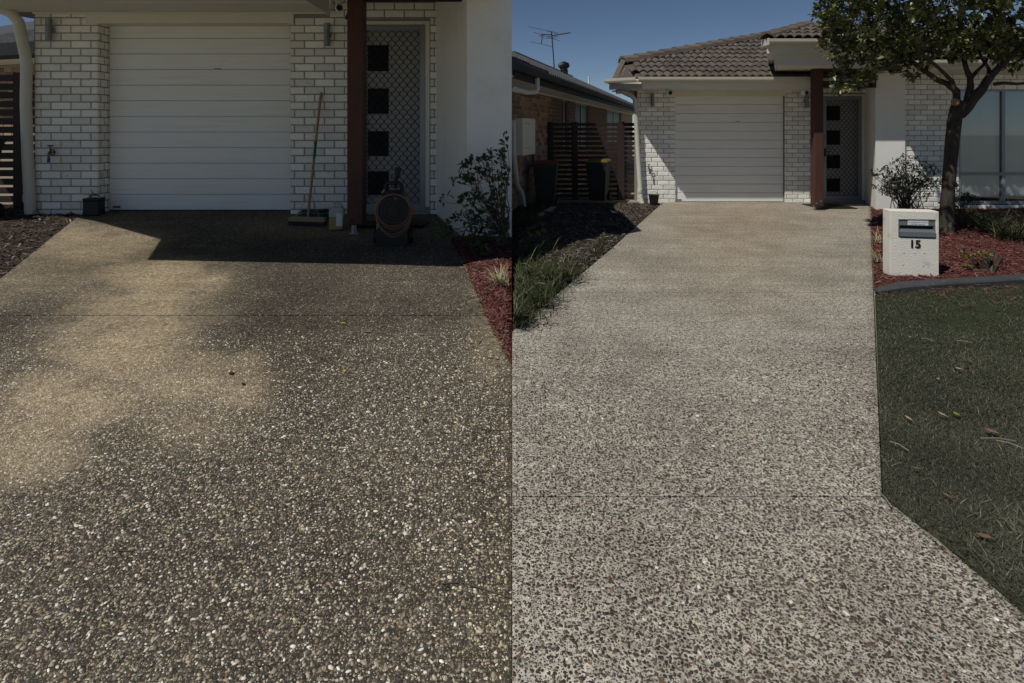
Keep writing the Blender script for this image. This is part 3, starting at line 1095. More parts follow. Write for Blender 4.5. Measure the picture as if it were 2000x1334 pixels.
# pergola screen over the entry
pg = thing('pergola_screen', 'dark timber pergola beams across the top of the porch', 'pergola', (X(700, 7.5), 7.5, 3.2))
for a, b in ((X(690, 7.44), X(918, 7.44)),):
    m = MB(); m.box(a, b, 7.46, 7.52, Z(2, 7.46), Z(2, 7.46) + .09, .004); m.build('beam', M_DARKT, pg)
for k in range(2):
    m = MB(); m.tube([P(677 + 6 * k, 36 - 14 * k, 8.0), P(696 + 6 * k, -8 - 6 * k, 7.6)], .03, 4); m.build('brace', M_DARKT, pg)

# red timber post on its steel foot
t = thing('timber_post', 'red-brown timber post on a steel foot beside the jerrycan', 'post', gl(676, 457))
m = MB(); yp = 7.41
m.box(X(677.5, yp), X(709, yp), yp, yp + .19, Z(440, yp), Z(-4, yp), .012)
m.build('post', M_REDT, t)
m = MB(); m.box(X(684, yp), X(693, yp), yp + .06, yp + .075, zl(yp), Z(438, yp)); m.box(X(680, yp), X(698, yp), yp + .02, yp + .13, zl(yp), zl(yp) + .012)
m.tube([(X(688.5, yp), yp + .068, zl(yp)), (X(688.5, yp), yp + .068, Z(438, yp))], .022, 10)
m.build('steel_foot', M_STEEL, t)
for bx, by in ((686, 431), (700, 422)):
    m = MB(); c = P(bx, by, yp)
    m.tube([c + Vector((0, -.014, 0)), c + Vector((0, -.008, 0)), c], [.006, .016, .017], 10); m.build('bolt', M_REDT, t)

# broom leaning on the pier
t = thing('push_broom', 'wide wooden push broom leaning on the white brick pier', 'broom', gl(600, 440))
a, b = gl(601, 436) + Vector((0, 0, .06)), Vector((X(627, 8.56), 8.56, Z(181, 8.56)))
m = MB(); m.tube([a, b], .018, 10); h = m.build('handle', M_BROOM, t, True)
m = MB(); m.tube([a.lerp(b, .46), a.lerp(b, .60)], .019, 10); m.build('grip_sleeve', mat('green_sleeve', (.02, .10, .06), .5, .3), h, True)
m = MB(); m.tube([b, b + Vector((.02, -.01, -.05)), b + Vector((.035, -.015, -.14))], .004, 5); m.build('hanging_cord', M_TWIG, h)
Yb = gl(600, 440).y
hd = MB(Matrix.Translation((X(601, Yb), Yb, zl(Yb))) @ Matrix.Rotation(R(-9), 4, 'Z') @ Matrix.Scale(KL, 4))
hd.box(-.235, .235, -.035, .035, .045, .10, .006)
head = hd.build('head', M_BROOM, t)
bs_ = MB(Matrix.Translation((X(601, Yb), Yb, zl(Yb))) @ Matrix.Rotation(R(-9), 4, 'Z') @ Matrix.Scale(KL, 4))
for i in range(46):
    u = -.232 + .464 * i / 45
    for v in (-.028, 0, .028):
        bs_.tube([(u, v, .05), (u + random.uniform(-.008, .008), v * 1.5 + random.uniform(-.006, .006), .002)], .005, 4)
bs_.build('bristles', M_BLACK, head, kind='stuff')
m = MB(); q = a.lerp(b, .20)
for s in (-1, 1):
    e = Vector((X(601, Yb), Yb, zl(Yb))) + Matrix.Rotation(R(-9), 3, 'Z') @ Vector((.18 * s, 0, .115))
    m.tube([e, q], .0035, 5)
m.build('wire_brace', M_STEEL, t)

# coiled green hose
c = Vector((X(618, 8.22), 8.22, zl(8.22)))
m = MB(); pts = []
for i in range(240):
    th = i / 240 * 2 * math.pi * 6.5
    k = i / 240
    rr = .20 + .02 * math.sin(th * .37) + .012 * math.sin(i * 1.7)
    pts.append(c + Vector((rr * math.cos(th) * 1.12, rr * .62 * math.sin(th), .018 + .10 * k + .008 * math.sin(th * 1.3))))
m.tube(pts, .0155, 7)
hz = thing('garden_hose', 'green garden hose coiled on the ground behind the broom', 'hose', c)
m.build('hose_coil', M_GHOSE, hz, True)
m = MB(); m.tube([c + Vector((.02, .02, .12)), c + Vector((.13, .03, .135)), c + Vector((.20, .0, .11))], [.02, .03, .025], 10); m.build('spray_nozzle', M_BLACK, hz, True)
m = MB(); m.tube([c + Vector((-.05, .05, .125)), c + Vector((.06, .06, .13)), c + Vector((.24, .05, .128))], .010, 7); m.build('yellow_fitting', M_YEL, hz, True)

# jerrycan half full of yellow-green liquid
g = gl(658, 448)
T = Matrix.Translation(g) @ Matrix.Rotation(R(10), 4, 'Z') @ Matrix.Scale(KL, 4)
t = thing('jerrycan', 'translucent white jerrycan half full of yellow-green liquid behind the post', 'jerrycan', g)
m = MB(T); m.box(-.082, .082, -.07, .07, .0, .155, .016); m.build('liquid_body', M_JUICE, t, True)
m = MB(T)
m.add([(-.082, -.07, .156), (.082, -.07, .156), (.082, .07, .156), (-.082, .07, .156), (-.080, -.068, .235), (.080, -.068, .235), (.080, .068, .235), (-.080, .068, .235),
       (-.045, -.045, .268), (.060, -.045, .268), (.060, .045, .268), (-.045, .045, .268)],
      [(0, 1, 5, 4), (1, 2, 6, 5), (2, 3, 7, 6), (3, 0, 4, 7), (4, 5, 9, 8), (5, 6, 10, 9), (6, 7, 11, 10), (7, 4, 8, 11), (8, 9, 10, 11), (3, 2, 1, 0)])
m.build('shoulder', M_JERRY, t)
m = MB(T); m.tube([(-.03, 0, .255), (-.03, 0, .29), (0, 0, .305), (.05, 0, .30), (.06, 0, .26)], .013, 8); m.build('handle', M_JERRY, t, True)
m = MB(T); m.box(.0, .07, -.075, -.0715, .05, .20); m.build('paper_label', M_PAPER, t)

# black door mat
g0, g1 = gl(695, 433), gl(838, 447)
m = MB(); m.box(X(700, g0.y), X(838, g0.y), g1.y, g0.y, zl(g0.y) + .004, zl(g0.y) + .024, .006)
one('door_mat', m, M_BLACK, 'flat black door mat on the ground under the screen door', 'mat')

# pressure washer with its hose reel
g = gl(765, 482)
T = Matrix.Translation(g) @ Matrix.Rotation(R(4), 4, 'Z') @ Matrix.Scale(KL, 4)
PW = thing('pressure_washer', 'black upright pressure washer with a round reel of orange hose', 'pressure washer', g)
m = MB(T)
m.extrude([(-.155, 0), (.155, 0), (.165, .03), (.165, .17), (.12, .24), (-.12, .24), (-.165, .17), (-.165, .03)], (0, -.0, 0), (0, .26, 0))
m.build('base_housing', M_BLACK, PW)
for s in (-1, 1):
    m = MB(T); m.tube([(s * .166, .18, .085), (s * .205, .18, .085)], .085, 18); w = m.build('wheel', M_BLACK, PW, True)
    m = MB(T); m.tube([(s * .2055, .18, .085), (s * .212, .18, .085)], .04, 14); m.build('hub_cap', M_GREY, w, True)
m = MB(T)
m.extrude([(-.12, .24), (.12, .24), (.115, .52), (.085, .575), (-.085, .575), (-.115, .52)], (0, .06, 0), (0, .24, 0))
m.build('motor_body', M_BLACK, PW)
m = MB(T)
m.tube([(-.09, .15, .55), (-.085, .15, .63), (-.06, .15, .66), (.06, .15, .66), (.085, .15, .63), (.09, .15, .55)], .022, 8)
m.build('carry_handle', M_BLACK, PW, True)
m = MB(T); m.tube([(.012, .19, .60), (.022, .19, .70), (.038, .19, .78)], [.022, .022, .032], 8); m.tube([(.036, .19, .775), (.045, .19, .82)], .034, 8)
m.build('pull_handle', M_BLACK, PW, True)
rl = MB(T); rl.tube([(.02, .05, .385), (.02, -.015, .385)], .165, 32)
reel = rl.build('hose_reel', M_BLACK, PW, True)
m = MB(T); m.tube([(.02, -.016, .385), (.02, -.03, .385)], .05, 20); hub = m.build('reel_hub', M_BLACK, reel, True)
for rr in (.08, .115, .15):
    m = MB(T)
    m.tube([(.02 + rr * math.cos(2 * math.pi * i / 32), -.0165, .385 + rr * math.sin(2 * math.pi * i / 32)) for i in range(32)], .0045, 6, closed=True)
    m.build('reel_ridge', M_BLACK, reel, True)
m = MB(T); m.box(.03, .065, -.035, -.0155, .50, .525, .004); m.build('reel_crank', M_YEL, reel)
for k in range(6):
    pts = []
    for i in range(48):
        th = 2 * math.pi * i / 48
        sag = .028 * k * max(0, -math.sin(th)) ** 1.3
        pts.append((.02 + (.168 + .006 * (k % 2) + .004 * k) * math.cos(th) + .004 * math.sin(k * 2 + th), -.012 + .012 * (k % 3), .385 - sag + .168 * math.sin(th)))
    m = MB(T); m.tube(pts, .0062, 7, closed=True)
    m.build('hose_loop', M_ORANGE, PW, True)
m = MB(T); m.tube([(-.155, .04, .16), (-.145, .03, .30), (-.120, .02, .42), (-.105, .03, .47)], [.012, .016, .014, .010], 6); m.build('lime_stripe', M_LIME, PW, True)
m = MB(T); m.tube([(-.11, .04, .565), (-.085, .06, .59)], .012, 6); m.build('lime_cap', M_LIME, PW, True)
m = MB(T); m.tube([(.18, .0, .44), (.205, -.005, .42), (.225, -.005, .385), (.215, 0, .37)], [.012, .02, .016, .01], 8); m.build('hose_coupling', M_BRASS, PW, True)

# old car battery by the pier
g = gl(170, 424) + Vector((0, .14, 0))
g.z = zl(g.y) - .0
T = Matrix.Translation(g) @ Matrix.Rotation(R(5), 4, 'Z') @ Matrix.Scale(KL, 4)
t = thing('car_battery', 'small black car battery on the ground against the brick pier', 'battery', g)
m = MB(T); m.box(-.098, .098, -.07, .07, 0, .19, .006); m.build('case', M_BLACK, t)
m = MB(T); m.box(-.102, .102, -.074, .074, .191, .225, .008); m.build('lid', M_BLACK, t)
for s in (-1, 1):
    m = MB(T); m.lathe([(.013, 0), (.011, .03)], (s * .06, .0, .225), 10); m.build('terminal', M_STEEL, t, True)
m = MB(T); m.tube([(.06, 0, .25), (.045, -.03, .27), (.01, -.04, .29), (-.01, -.05, .34)], .005, 6); m.tube([(-.06, 0, .25), (0, -.02, .262), (.06, 0, .258)], .007, 6)
m.build('lead', M_BLACK, t, True)
m = MB(T); m.box(-.105, -.1025, -.05, .05, .03, .17); m.build('paper_label', M_PAPER, t)


def tap(x, Y, z, s, label):
    t = thing('garden_tap', label, 'tap', (x, Y, z), 'garden taps on the brick piers')
    m = MB(); m.tube([(x, Y, z), (x, Y - .06 * s, z), (x + .012 * s, Y - .085 * s, z - .02 * s), (x + .012 * s, Y - .085 * s, z - .075 * s)], .012 * s, 8)
    m.tube([(x, Y - .05 * s, z), (x, Y - .05 * s, z + .07 * s)], .008 * s, 8); m.build('spout', M_BRASS, t, True)
    m = MB(); m.tube([(x - .03 * s, Y - .05 * s, z + .075 * s), (x + .03 * s, Y - .05 * s, z + .075 * s)], .007 * s, 6); m.build('handle', M_BLACK, t, True)
    m = MB(); m.tube([(x + .012 * s, Y - .085 * s, z - .06 * s), (x + .012 * s, Y - .085 * s, z - .115 * s)], .015 * s, 8); m.build('hose_fitting', M_BLUE, t, True)
    m = MB()
    m.tube([(x + .035 * s + .03 * s * math.cos(a), Y - .06 * s, z - .0 + .03 * s * math.sin(a)) for a in [i * math.pi / 8 for i in range(-8, 8)]], .006 * s, 6)
    m.build('timer_dial', M_BLACK, t, True)
    return t


tap(xs(105), YF, zs(297), 1.33, 'brass garden tap with blue fitting on the brick pier above the car battery')

# concrete block at the foot of the pipe
m = MB(); m.box(X(72, 8.75), X(82, 8.75), 8.7, 8.9, zF - .03, Z(398, 8.75), .006)
one('concrete_block', m, M_CONC, 'small pale concrete block behind the foot of the bent downpipe', 'block')

# slatted fence beside the house and the bin in front of it
YW = 9.18
fl = thing('slat_fence', 'dark stained slat fence between the downpipe and the green bin', 'fence', (X(40, YW), YW, zF))
for k in range(17):
    yt = 146 + 16.9 * k
    if yt > 400:
        break
    m = MB(); m.box(X(-140, YW), X(33, YW), YW, YW + .02, Z(yt + 12.6, YW), Z(yt, YW), .002); m.build('slat', M_DARKT, fl)
    m = MB(); m.box(X(47, YW), X(78, YW), YW, YW + .02, Z(yt + 12.6, YW), Z(yt, YW), .002); m.build('slat', M_DARKT, fl)
for a, b in ((30, 49), (76, 84), (-70, -52)):
    m = MB(); m.box(X(a, YW), X(b, YW), YW - .05, YW + .05, zF - .1, Z(142, YW), .006); m.build('post', M_DARKT, fl)


def wheelie_bin(g, yaw, s, lidm, label, group):
    T = Matrix.Translation(g) @ Matrix.Rotation(yaw, 4, 'Z') @ Matrix.Scale(s, 4)
    t = thing('wheelie_bin', label, 'bin', g, group)
    m = MB(T)
    b = [(-.19, -.22), (.19, -.22), (.19, .22), (-.19, .22)]; tp = [(-.26, -.31), (.26, -.31), (.26, .31), (-.26, .31)]
    v = [(x, y, .04) for x, y in b] + [(x, y, .95) for x, y in tp] + [(x * 1.06, y * 1.05, .952) for x, y in tp] + [(x * 1.06, y * 1.05, 1.0) for x, y in tp]
    f = [(3, 2, 1, 0), (12, 13, 14, 15)] + [(k + i, k + (i + 1) % 4, k + 4 + (i + 1) % 4, k + 4 + i) for k in (0, 4, 8) for i in range(4)]
    m.add(v, f); m.build('bin_body', M_BIN, t)
    m = MB(T); m.add([(-.28, -.34, 1.0), (.28, -.34, 1.0), (.28, .34, 1.0), (-.28, .34, 1.0), (-.28, -.34, 1.03), (.28, -.34, 1.03), (.28, .34, 1.04), (-.28, .34, 1.04),
                      (-.20, -.24, 1.065), (.20, -.24, 1.065), (.20, .26, 1.075), (-.20, .26, 1.075)],
                     [(3, 2, 1, 0), (8, 9, 10, 11)] + [(k + i, k + (i + 1) % 4, k + 4 + (i + 1) % 4, k + 4 + i) for k in (0, 4) for i in range(4)])
    m.build('lid', lidm, t)
    m = MB(T); m.tube([(-.24, .36, .98), (.24, .36, .98)], .018, 8); m.build('handle', M_BIN, t, True)
    for q in (-1, 1):
        m = MB(T); m.tube([(q * .20, .25, .1), (q * .26, .25, .1)], .1, 16); m.build('wheel', M_BLACK, t, True)
    m = MB(T); m.box(-.262, -.235, -.15, .15, .80, .92, .003); m.build('side_grip', M_BIN, t)
    return t


wheelie_bin(Vector((X(-78, 8.1), 8.12, zl(8.1))), R(8), .98 * KL, M_BIN, 'dark green wheelie bin cut by the frame beside the slat fence', 'wheelie bins')

# house beyond the fence
YN = 13.3
nl = thing('brick_house', 'tan brick house glimpsed over the slat fence by the downpipe', 'house', (X(0, YN), YN, .5))
T = Matrix.Translation((X(-20, YN), YN, 1.6 - 1.6 * KL)) @ Matrix.Rotation(R(-16), 4, 'Z') @ Matrix.Scale(KL, 4)
m = MB(T); m.box(-4, 4, .010, 6, .3, 2.92); nw = m.build('wall', M_MORT2, nl)
bb = []
u = (math.cos(R(-16)), math.sin(R(-16)))
course(bb, T @ Vector((-.9, 0, 1.4)), u, 3.0, (T @ Vector((0, 0, 1.4))).z, (T @ Vector((0, 0, 2.9))).z, .26, .095, .012)
lay(bb, nw, M_RBRICK)
m = MB(T); m.box(-4, 4.4, -.55, .6, 2.93, 2.98); m.build('soffit', M_SOFF, nl)
m = MB(T); m.extrude([(0, 0), (.02, .24), (.14, .28), (.14, .05)], (-4, -.56, 2.94), (4.4, -.56, 2.94)); m.build('gutter', M_DGUT, nl)
m = MB(T); m.add([(-4, -.62, 3.2), (4.4, -.62, 3.2), (4.4, 4, 4.9), (-4, 4, 4.9), (-4, -.62, 3.1), (4.4, -.62, 3.1), (4.4, 4, 3.1), (-4, 4, 3.1)],
                 [(0, 1, 2, 3), (7, 6, 5, 4), (0, 4, 5, 1), (1, 5, 6, 2), (2, 6, 7, 3), (3, 7, 4, 0)]); rfn = m.build('roof', M_DTILE, nl)
m = MB(T)
for i in range(26):
    for k in range(8):
        x0 = -.6 + i * .17; t0 = k * .33
        y0, z0 = -.62 + t0 * .93, 3.2 + t0 * .343
        m.add([(x0, y0, z0), (x0 + .085, y0 - .01, z0 + .06), (x0 + .17, y0, z0), (x0, y0 + .33, z0 + .13), (x0 + .085, y0 + .33, z0 + .165), (x0 + .17, y0 + .33, z0 + .13)],
              [(0, 1, 4, 3), (1, 2, 5, 4), (0, 2, 1)])
m.build('tile_ridges', M_DTILE, rfn, kind='stuff')

# ------------------------------------------------------------------ RIGHT: house at the end of the pale driveway
YG, YO = 12.60, 12.66                             # brick face, garage door
X2, Z2 = (lambda x, Y=YG: X(x, Y)), (lambda y, Y=YG: Z(y, Y))
RH = thing('brick_house', 'white brick house with tiled roof at the top of the pale driveway', 'house', (X2(1430), YG, 0))
bw2, bh2 = 22.6 / FPX * YG - .012, 9.0 / FPX * YG - .012
zso = Z2(177)
wm = MB()
wall_panel(wm, X2(1244), X2(1319), YG, -.1, zso)
wm.box(X2(1244), X2(1319), YG + .11, YO + .2, -.1, zso)
wall_panel(wm, X2(1533), X2(1692), YG, -.1, 3.0, holes=[(X2(1606), X2(1689), Z2(391), Z2(184))])
wm.box(X2(1319), X2(1533), YO + .08, YO + .2, Z2(186), zso)
wm.box(X2(1533), X2(1606), YG + .11, YO + .2, -.1, zso)
RW = wm.build('wall', M_MORT, RH)
br = []
course(br, Vector((X2(1245), YG, -.03)), (1, 0), X2(1319) - X2(1245), -.03, zso, bw2, bh2, .012, start=.06)
course(br, Vector((X2(1319) + .008, YG + .004, -.03)), (0, 1), .14, -.03, zso, bw2 * .5, bh2, .012)
course(br, Vector((X2(1533), YG, -.03)), (1, 0), X2(1692) - X2(1533), -.03, 2.98, bw2, bh2, .012, start=.08,
       holes=[(X2(1606) - X2(1533), X2(1689) - X2(1533), Z2(404), Z2(184))])
x = X2(1606)
while x < X2(1688):
    br.append((Vector((x + .055, YG - .012, Z2(404))), 0, .105, Z2(394) - Z2(404)))
    x += .117
lay(br, RW, M_WBRICK)
# front room to the right, closer to the street
YB = 11.40
wm = MB()
wx0, wx1 = X(1873, YB), X(2130, YB)
wall_panel(wm, X(1764, YB), X(2300, YB), YB, -.15, 2.85, holes=[(wx0, wx1, Z(400, YB), Z(172, YB))])
FW = wm.build('front_wall', M_MORT, RH)
br = []
bw3, bh3 = 25.0 / FPX * YB - .012, 10.0 / FPX * YB - .012
course(br, Vector((X(1764, YB), YB, -.05)), (1, 0), X(2040, YB) - X(1764, YB), -.05, 2.80, bw3, bh3, .012, start=.02,
       holes=[(wx0 - X(1764, YB), wx1 - X(1764, YB), Z(410, YB), Z(172, YB))])
x = wx0
while x < X(2040, YB):
    br.append((Vector((x + .055, YB - .012, Z(409.5, YB))), 0, .105, Z(401, YB) - Z(409.5, YB)))
    x += .117
lay(br, FW, M_WBRICK)
# rear of the house, kept behind the facade as seen along the side passage
m = MB(); m.prism([(X2(1246), YO + .2), (X2(1690), YO + .2), (15, YO + .2), (15, YO + 9), (X2(1246) + 3.2, YO + 9)], -.1, zso - .03)
m.build('side_wall', M_REND, RH)
# garage door, lintel
m = MB(); m.box(X2(1311), X2(1535), YG - .018, YO + .03, Z2(187), Z2(173), .004); m.build('lintel_board', M_CREAM, RH)
garage_door(RH, X2(1319) + .010, X2(1533) - .006, .006, Z(187, YO), YO)
# entry door
m = MB()
m.box(X2(1684), X2(1689), YG - .012, YG + .06, Z2(391), Z2(184), .004); m.box(X2(1606), X2(1683.8), YG - .012, YG + .06, Z2(187.5), Z2(184), .003)
m.build('door_frame', M_CREAM, RH)
m = MB(); m.box(X2(1606), X2(1689), YG - .03, YG + .06, Z2(394), Z2(391.5)); m.build('door_sill', M_ALU, RH)
screen_door(RH, X2(1608), X2(1684), Z2(391), Z2(188), YG + .006, .078,
            [(X2(1617), X2(1644), Z2(b), Z2(a)) for a, b in ((207, 235), (255, 283), (303, 329), (349, 375))])
# rendered porch wall, square front face and splayed inner face
m = MB()
m.prism([(X2(1690.5), YG - .002), (X(1710, 11.35), 11.35), (X(1768, 11.35), 11.35), (X(1768, 11.35), YG + .2), (X2(1690.5), YG + .2)], -.1, 3.0)
tag(m.build('porch_wall', M_REND), 'white rendered porch wall between the dark screen door and the tree', 'wall')

# window with blinds
wf = MB()
yw = YB + .02
zt, zb2 = Z(173, YB), Z(399, YB)
zm = Z(340, YB)
xm = X(1962, YB)
for a, b in ((wx0, wx0 + .05), (xm - .035, xm + .035), (wx1 - .05, wx1)):
    wf.box(a, b, yw, yw + .07, zb2, zt, .004)
for a, b in ((zt - .05, zt - .001), (zm - .03, zm + .03), (zb2 + .001, zb2 + .06)):
    wf.box(wx0 + .051, xm - .036, yw + .004, yw + .066, a, b); wf.box(xm + .036, wx1 - .051, yw + .004, yw + .066, a, b)
WN = wf.build('window', M_ALU, RH)
for a, b in ((wx0 + .05, xm - .035), (xm + .035, wx1 - .05)):
    for c, d in ((zb2 + .06, zm - .03), (zm + .03, zt - .05)):
        m = MB(); m.box(a, b, yw + .03, yw + .036, c, d); m.build('pane', M_GLASS, WN)
bl = MB()
def blind(x0, x1, z0, z1, wav):
    n = 26
    v = []
    for i in range(n + 1):
        for j in range(7):
            t = j / 6
            v.append((x0 + (x1 - x0) * i / n, yw + .07 + wav * mnoise.noise(Vector((i * .35, j * .5, z0))), z0 + (z1 - z0) * t + (wav * 1.5 * mnoise.noise(Vector((i * .5, 3, z0))) if j == 0 else 0)))
    bl.add(v, [(i * 7 + j, i * 7 + 7 + j, i * 7 + 8 + j, i * 7 + j + 1) for i in range(n) for j in range(6)])
blind(wx0 + .02, xm - .01, zb2 + .20, zt - .01, .03)
blind(xm + .01, wx1 - .02, zb2 + .16, zt - .01, .03)
bo = bl.build('blind', M_BLIND, WN, True)
m = MB()
for a, b in ((wx0 + .02, xm - .02), (xm + .02, wx1 - .02)):
    m.tube([(a, yw + .115, zb2 + .21), ((a + b) / 2, yw + .10, zb2 + .17), (b, yw + .115, zb2 + .18)], [.03, .05, .035], 8)
m.build('blind_roll', M_BLIND, WN, True)
m = MB(); m.box(wx0, wx1, YB + .6, YB + .64, -.1, 2.85); m.build('room_wall', mat('dim_room', (.10, .10, .10), .9, .1), RH)
m = MB()
for z in (Z(258, YB), Z(285, YB)):
    m.box(wx0 + .05, xm - .035, yw + .15, yw + .165, z, z + .02)
m.build('blind_rail', M_BLIND, WN)

# eaves, gutter and roof over the garage
GE_Y, GX0, GX1 = 11.72, 2.66, X(1588, 11.72)
CX, CY = 2.18, 12.9                                # the eave corner is cut off diagonally to let sun onto the pier
gz0 = Z(161, GE_Y)
m = MB()
m.prism([(GX0 + .08, GE_Y + .02), (GX1 - .02, GE_Y + .02), (GX1 - .02, YG + .3), (X2(1246) + 3.2, YO + 9), (X2(1246) + 3.0, YO + 9), (CX + .55, CY + .7), (CX + .10, CY)], zso, zso + .02)
m.build('soffit', M_SOFF, RH)
m = MB(); m.box(GX0 + .06, GX1 - .02, GE_Y - .02, GE_Y + .0, zso - .02, gz0 + .10)
m.extrude([(0, 0), (.02, 0), (.02, .20), (0, .20)], (CX + .06, CY, zso + .04), (GX0 + .055, GE_Y - .01, zso - .02)); m.build('fascia', M_CREAM, RH)
m = MB(); m.extrude(GUT_SECT, (GX0 - .06, GE_Y - .021, gz0), (GX1, GE_Y - .021, gz0))
m.box(GX1, GX1 + .012, GE_Y - .15, GE_Y - .02, gz0, gz0 + .11); m.build('gutter', M_GUT, RH)
m = MB(); m.extrude(GUT_SECT, (CX + .03, CY, gz0 + .075), (GX0 + .0, GE_Y - .026, gz0)); m.box(CX - .02, CX + .10, CY, CY + .012, gz0 + .07, gz0 + .185)
m.build('gutter', M_GUT, RH)
PT_, HX = .42, 1.86
zE = gz0 + .09
ex0 = GX0 + .05
HX0 = 2.48                                         # the hip starts here, one metre behind the eave


def hip(t):
    return ex0 - (ex0 - HX0 + .12) * t if t < .85 else HX0 + HX * (t - 1.0)


def roof_pt(x, t):                                # t = plan distance behind the eave
    return Vector((x, GE_Y + t, zE + PT_ * t))


m = MB()
x1r = X(1780, 12.5) + 3
tt = 4.4
hipx = hip(tt)
v = [roof_pt(ex0, 0), roof_pt(x1r, 0), roof_pt(x1r, tt), roof_pt(hipx, tt), roof_pt(HX0, 1.0), roof_pt(CX + .12, 1.0) - Vector((0, 0, .38))]
v2 = [Vector((CX + 3.4, CY + 9.5, zE)), roof_pt(x1r, 2 * tt) - Vector((0, 0, 2 * tt * PT_ + .2)), Vector((hipx, CY + 9.5, zE))]
m.add(v + v2, [(0, 1, 2, 3, 4), (0, 4, 5), (5, 4, 3, 6), (3, 2, 7, 8), (6, 3, 8)])
RR = m.build('roof', M_TILE, RH)


def tile_mesh(w, l, hump, n=8):
    v, f = [], []
    for yy, dz in ((0, .034), (l * .55, .02), (l, .0)):
        for i in range(n + 1):
            u = i / n
            v.append((u * w, yy, dz + hump * (abs(math.sin(2 * math.pi * u)) ** .8 if True else 0)))
    k = n + 1
    for i in range(n + 1):
        v.append((i / n * w, .0, .034 + hump * abs(math.sin(2 * math.pi * i / n)) ** .8 - .022))
    for r in range(2):
        for i in range(n):
            f.append((r * k + i, r * k + i + 1, (r + 1) * k + i + 1, (r + 1) * k + i))
    for i in range(n):
        f.append((3 * k + i, 3 * k + i + 1, i + 1, i))
    me = bpy.data.meshes.new('tile')
    me.from_pydata(v, [], f)
    me.polygons.foreach_set('use_smooth', [i < 2 * n for i in range(len(f))])
    me.materials.append(M_TILE)
    return me


TW, TL = 31.5 / FPX * GE_Y, .36
pitch = math.atan(PT_)
tm = [tile_mesh(TW - .002, TL + .05, .052) for _ in range(3)]
row = 0
t = -.04
while t < 4.2:
    xoff = (row % 2) * TW * .5
    x = ex0 - 1 + xoff
    while x < X(1640, GE_Y + t):
        if x + TW * (.6 if t < .6 else .3) > hip(max(t, 0)):
            if not (x > X(1500, GE_Y) and t > 2.9):
                o = bpy.data.objects.new('tile', random.choice(tm))
                q = roof_pt(x, t) + Vector((random.uniform(-.004, .004), random.uniform(-.006, .006), .004))
                link(o, RR, q)
                o.rotation_euler = (pitch + random.uniform(-.012, .012), random.uniform(-.012, .012), random.uniform(-.012, .012))
        x += TW
    t += TL * math.cos(pitch)
    row += 1
# hip caps climbing the left edge, and the first cap turned to the gutter
hd_ = Vector((HX, 1, PT_)).normalized()
k = 0
s_ = .0
while s_ < 7.0:
    p = roof_pt(HX0, 1.0) + hd_ * s_ + Vector((0, 0, .10))
    L = .40
    m = MB()
    q = p + hd_ * (L + .05) + Vector((0, 0, -.02))
    sect = [(-.15, -.09), (-.12, .0), (-.05, .055), (.05, .055), (.12, 0), (.15, -.09), (.10, -.03), (0, .02), (-.10, -.03)]
    m.extrude(sect, p + Vector((0, 0, .02)), q)
    m.build('ridge_cap', M_CAP, RR)
    s_ += L
    k += 1
m = MB(); m.extrude([(-.15, -.06), (-.11, .03), (0, .07), (.11, .03), (.15, -.06)], Vector((CX + .16, CY - .12, gz0 + .17)), roof_pt(HX0 + .05, 1.0) + Vector((0, 0, .08)))
m.build('ridge_cap', M_CAP, RR)

# higher entry roof block
UY = 10.68
ux0, ux1, uz = X(1497, UY), X(1786, UY), Z(88, UY)
m = MB(); m.extrude(GUT_SECT, (ux0, UY, uz), (ux1, UY, uz)); m.box(ux0 - .012, ux0, UY - .13, UY + .2, uz - .01, uz + .115); m.build('gutter', M_GUT, RH)
m = MB(); m.box(ux0 + .02, ux1, UY + .001, UY + .03, Z(104, UY), uz + .10); m.prism([(ux0 + .02, UY + .031), (ux0 + .05, UY + .031), (ux0 + 1.45, UY + 3.0), (ux0 + 1.42, UY + 3.0)], Z(104, UY), uz + .10); m.build('fascia', M_CREAM, RH)
m = MB(); m.box(X(1514, UY + .1), ux1, UY + .10, UY + .14, Z(127, UY), Z(104.2, UY)); m.prism([(X(1514, UY + .1), UY + .141), (X(1514, UY + .1) + .04, UY + .141), (X(1514, UY + .1) + 1.2, UY + 2.5), (X(1514, UY + .1) + 1.16, UY + 2.5)], Z(127, UY), Z(104.2, UY))
m.prism([(X(1518, UY + .1), UY + .145), (ux1, UY + .145), (ux1, YG + .3), (X(1518, UY + .1) + 1.0, YG + .3)], Z(127, UY), Z(127, UY) + .03)
m.prism([(ux0 + .055, UY + .031), (ux1, UY + .031), (ux1, UY + 2.6), (ux0 + 1.25, UY + 2.6)], Z(104, UY), Z(104, UY) + .02); m.build('bulkhead', M_SOFF, RH)
m = MB(); rp_ = .36
v = [Vector((ux0 - .05, UY - .06, uz + .11)), Vector((ux1 + .6, UY - .06, uz + .11)), Vector((ux1 + .1, UY + 1.2, uz + .11 + 1.26 * rp_)), Vector((ux0 + 1.36, UY + 1.2, uz + .11 + 1.26 * rp_)),
     Vector((ux1 + .6, UY + 2.6, uz + .11)), Vector((ux0 + 1.4, UY + 2.6, uz + .11))]
m.add(v, [(0, 1, 2, 3), (0, 3, 5), (5, 3, 2, 4), (1, 4, 2)]); UR = m.build('entry_roof', M_TILE, RH)
row, t = 0, -.04
while t < 1.0:
    x = ux0 - .2 + (row % 2) * TW * .5
    while x < X(1780, UY):
        if x + TW * .3 > ux0 + 1.12 * max(t, 0):
            o = bpy.data.objects.new('tile', random.choice(tm))
            link(o, UR, Vector((x, UY - .06 + t, uz + .115 + rp_ * t)))
            o.rotation_euler = (math.atan(rp_), 0, random.uniform(-.01, .01))
        x += TW
    t += TL * .94
    row += 1
hd2 = Vector((1.12, 1, rp_)).normalized()
